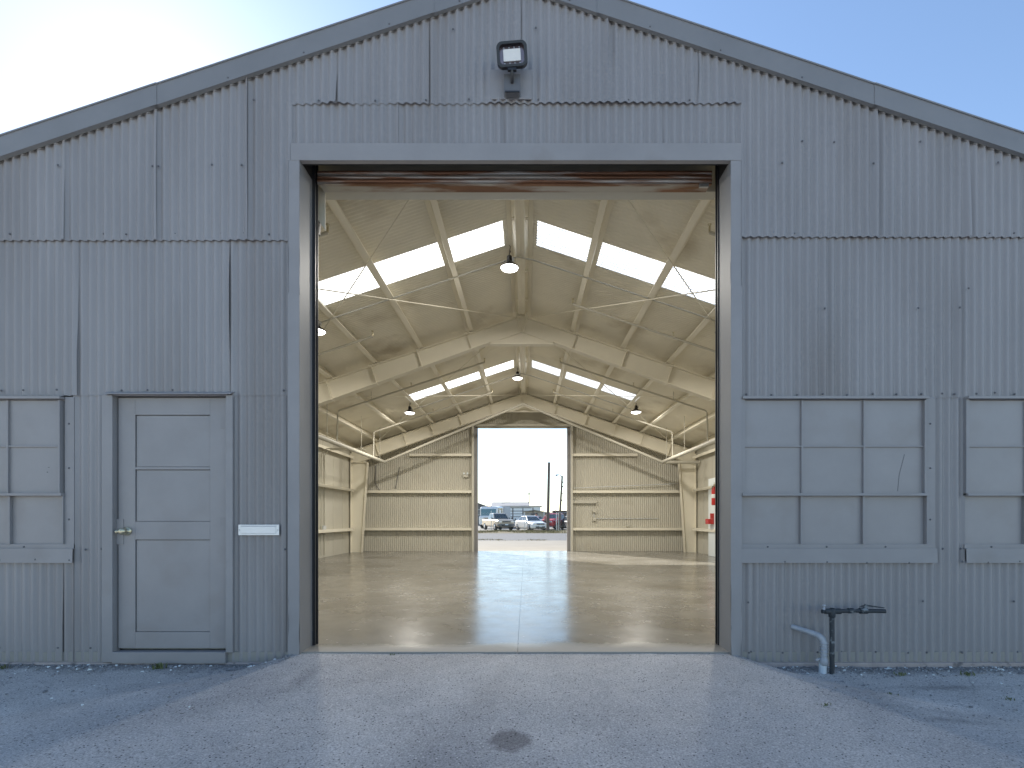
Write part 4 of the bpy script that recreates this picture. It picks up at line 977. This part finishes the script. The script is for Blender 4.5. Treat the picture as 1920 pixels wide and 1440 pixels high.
# buildings of the yard
def house(name, label, x0, x1, y0, y1, ze, zr, wall_m, roof_m, ridge='x', group='buildings behind the yard'):
    t = thing(name, label, 'building', ((x0+x1)/2, y0, GY), 0, group); hw = (x1-x0)/2; d = y1-y0
    b = MB(); b.box(-hw, hw, 0, d, 0, ze)
    if ridge == 'y': b.prism([(-hw, ze), (hw, ze), (0, zr-.05)], 'y', 0, d)
    else: b.prism([(0, ze), (d, ze), (d/2, zr-.05)], 'x', -hw, hw)
    b.build('wall', wall_m, t)
    b = MB(); e = .35
    if ridge == 'y':
        k = (zr-ze)/hw
        for s in (-1, 1): b.prism([(0, zr), (s*(hw+e), ze-k*e), (s*(hw+e), ze-k*e+.12), (0, zr+.12)], 'y', -.4, d+.4)
    else:
        k = (zr-ze)/(d/2)
        b.prism([(-e, ze-k*e), (d/2, zr), (d/2, zr+.12), (-e, ze-k*e+.12)], 'x', -hw-.3, hw+.3); b.prism([(d+e, ze-k*e), (d/2, zr), (d/2, zr+.12), (d+e, ze-k*e+.12)], 'x', -hw-.3, hw+.3)
    b.build('roof', roof_m, t); return t
t = house('shed', 'long pale grey shed with low pitched roof in the far yard', YX(925, 95), YX(990, 95), 86, 98, YZ(957, 95)-GY, YZ(943, 95)-GY+.1, 'greywall', 'greyroof', 'x')
b = MB(); b.box(-2.6, -.9, -.04, .0, 0, 2.4); b.build('door', 'shadewall', t)
t = house('gable_shed', 'brown grey gabled shed with shaded front behind the white truck', YX(868, 92), YX(924, 92), 82, 99, YZ(954, 92)-GY, YZ(943.5, 92)-GY, 'shadewall', 'greyroof', 'y')
t = house('flat_building', 'white flat roofed building beyond the lumber rack', YX(944, 88), YX(1012, 88), 79, 84, YZ(951, 88)-GY, YZ(950.5, 88)-GY, 'white', 'greyroof', 'x')
for px in (992, 1001): 
    b = MB(); b.box(YX(px, 88)-(YX(944, 88)+YX(1012, 88))/2-.5, YX(px, 88)-(YX(944, 88)+YX(1012, 88))/2+.5, -.03, .0, 1.0, 2.0); b.build('window', 'glass', t)
t = house('beige_shed', 'small beige shed with low gable behind the white sedan', YX(984, 74), YX(1019, 74), 68, 73, YZ(961, 74)-GY, YZ(957.5, 74)-GY, 'beige', 'beige', 'y')
b = MB(); b.box(-.5, .5, -.03, 0, 0, 2.0); b.build('door', 'shadewall', t)
t = house('low_building', 'dark low building along the horizon to the right', YX(1018, 130), YX(1085, 130), 125, 132, YZ(962, 130)-GY, YZ(961, 130)-GY, 'shadewall', 'greyroof', 'x')
b = MB(); b.box(-1, 1, -.03, 0, 0, 2.2); b.build('door', 'greywall', t)
ct = thing('container', 'dark brown shipping container behind the red pickup', 'container', (YX(1068, 62), 57.6, GY), 0)
b = MB(); b.box(-2.0, 2.0, 0, 2.4, .12, 2.05)
for k in range(26): b.box(-1.95+k*.15, -1.88+k*.15, -.03, 0, .25, 1.95)
b.build('body', 'container', ct)
b = MB(); b.box(-2.03, 2.03, -.04, 2.43, 2.05, 2.13); b.box(-2.03, 2.03, -.04, 2.43, 0, .12); b.build('frame', 'container', ct)
# lumber / pipe rack
rk = thing('lumber_rack', 'steel rack stacked with long pipes and planks behind the white sedan', 'rack', (YX(979, 66), 61.6, GY))
for x in (-1.2, .1, 1.4):
    b = MB(); b.box(x-.05, x+.05, -.05, .05, 0, 2.6); b.box(x-.05, x+.05, .9, 1.0, 0, 2.6)
    for z in (1.35, 1.72, 2.08, 2.5): b.box(x-.03, x+.03, -.3, 1.0, z-.08, z)
    b.build('upright', 'container', rk)
random.seed(3)
for k, z in enumerate((1.37, 1.74, 2.10, 2.52)):
    b = MB()
    for q in range(6): b.tube([(-1.35-random.random()*.2, -.25+q*.18, z+.035), (.7+random.random()*.9, -.25+q*.18, z+.035)], .04, 6)
    b.build('pipe_stack', 'shadewall' if k % 2 else 'container', rk)
for px, d, w_, h_ in ((951, 'left', 1.3, 1.35), (963, 'right', 1.5, 1.2)):
    o = thing('pallet_stack', 'dark stack of crates under the rack, %s one of two' % d, 'crates', (YX(px, 64), 59.8, GY)); 
    for k in range(4):
        b = MB(); hz = h_/4
        for q in range(5): b.box(-w_/2, w_/2, q*.25, q*.25+.12, k*hz, k*hz+hz*.35)
        for q in range(4): b.box(-w_/2+q*w_/3.3, -w_/2+q*w_/3.3+.1, 0, 1.1, k*hz+hz*.36, k*hz+hz*.94)
        b.build('pallet', 'container', o)
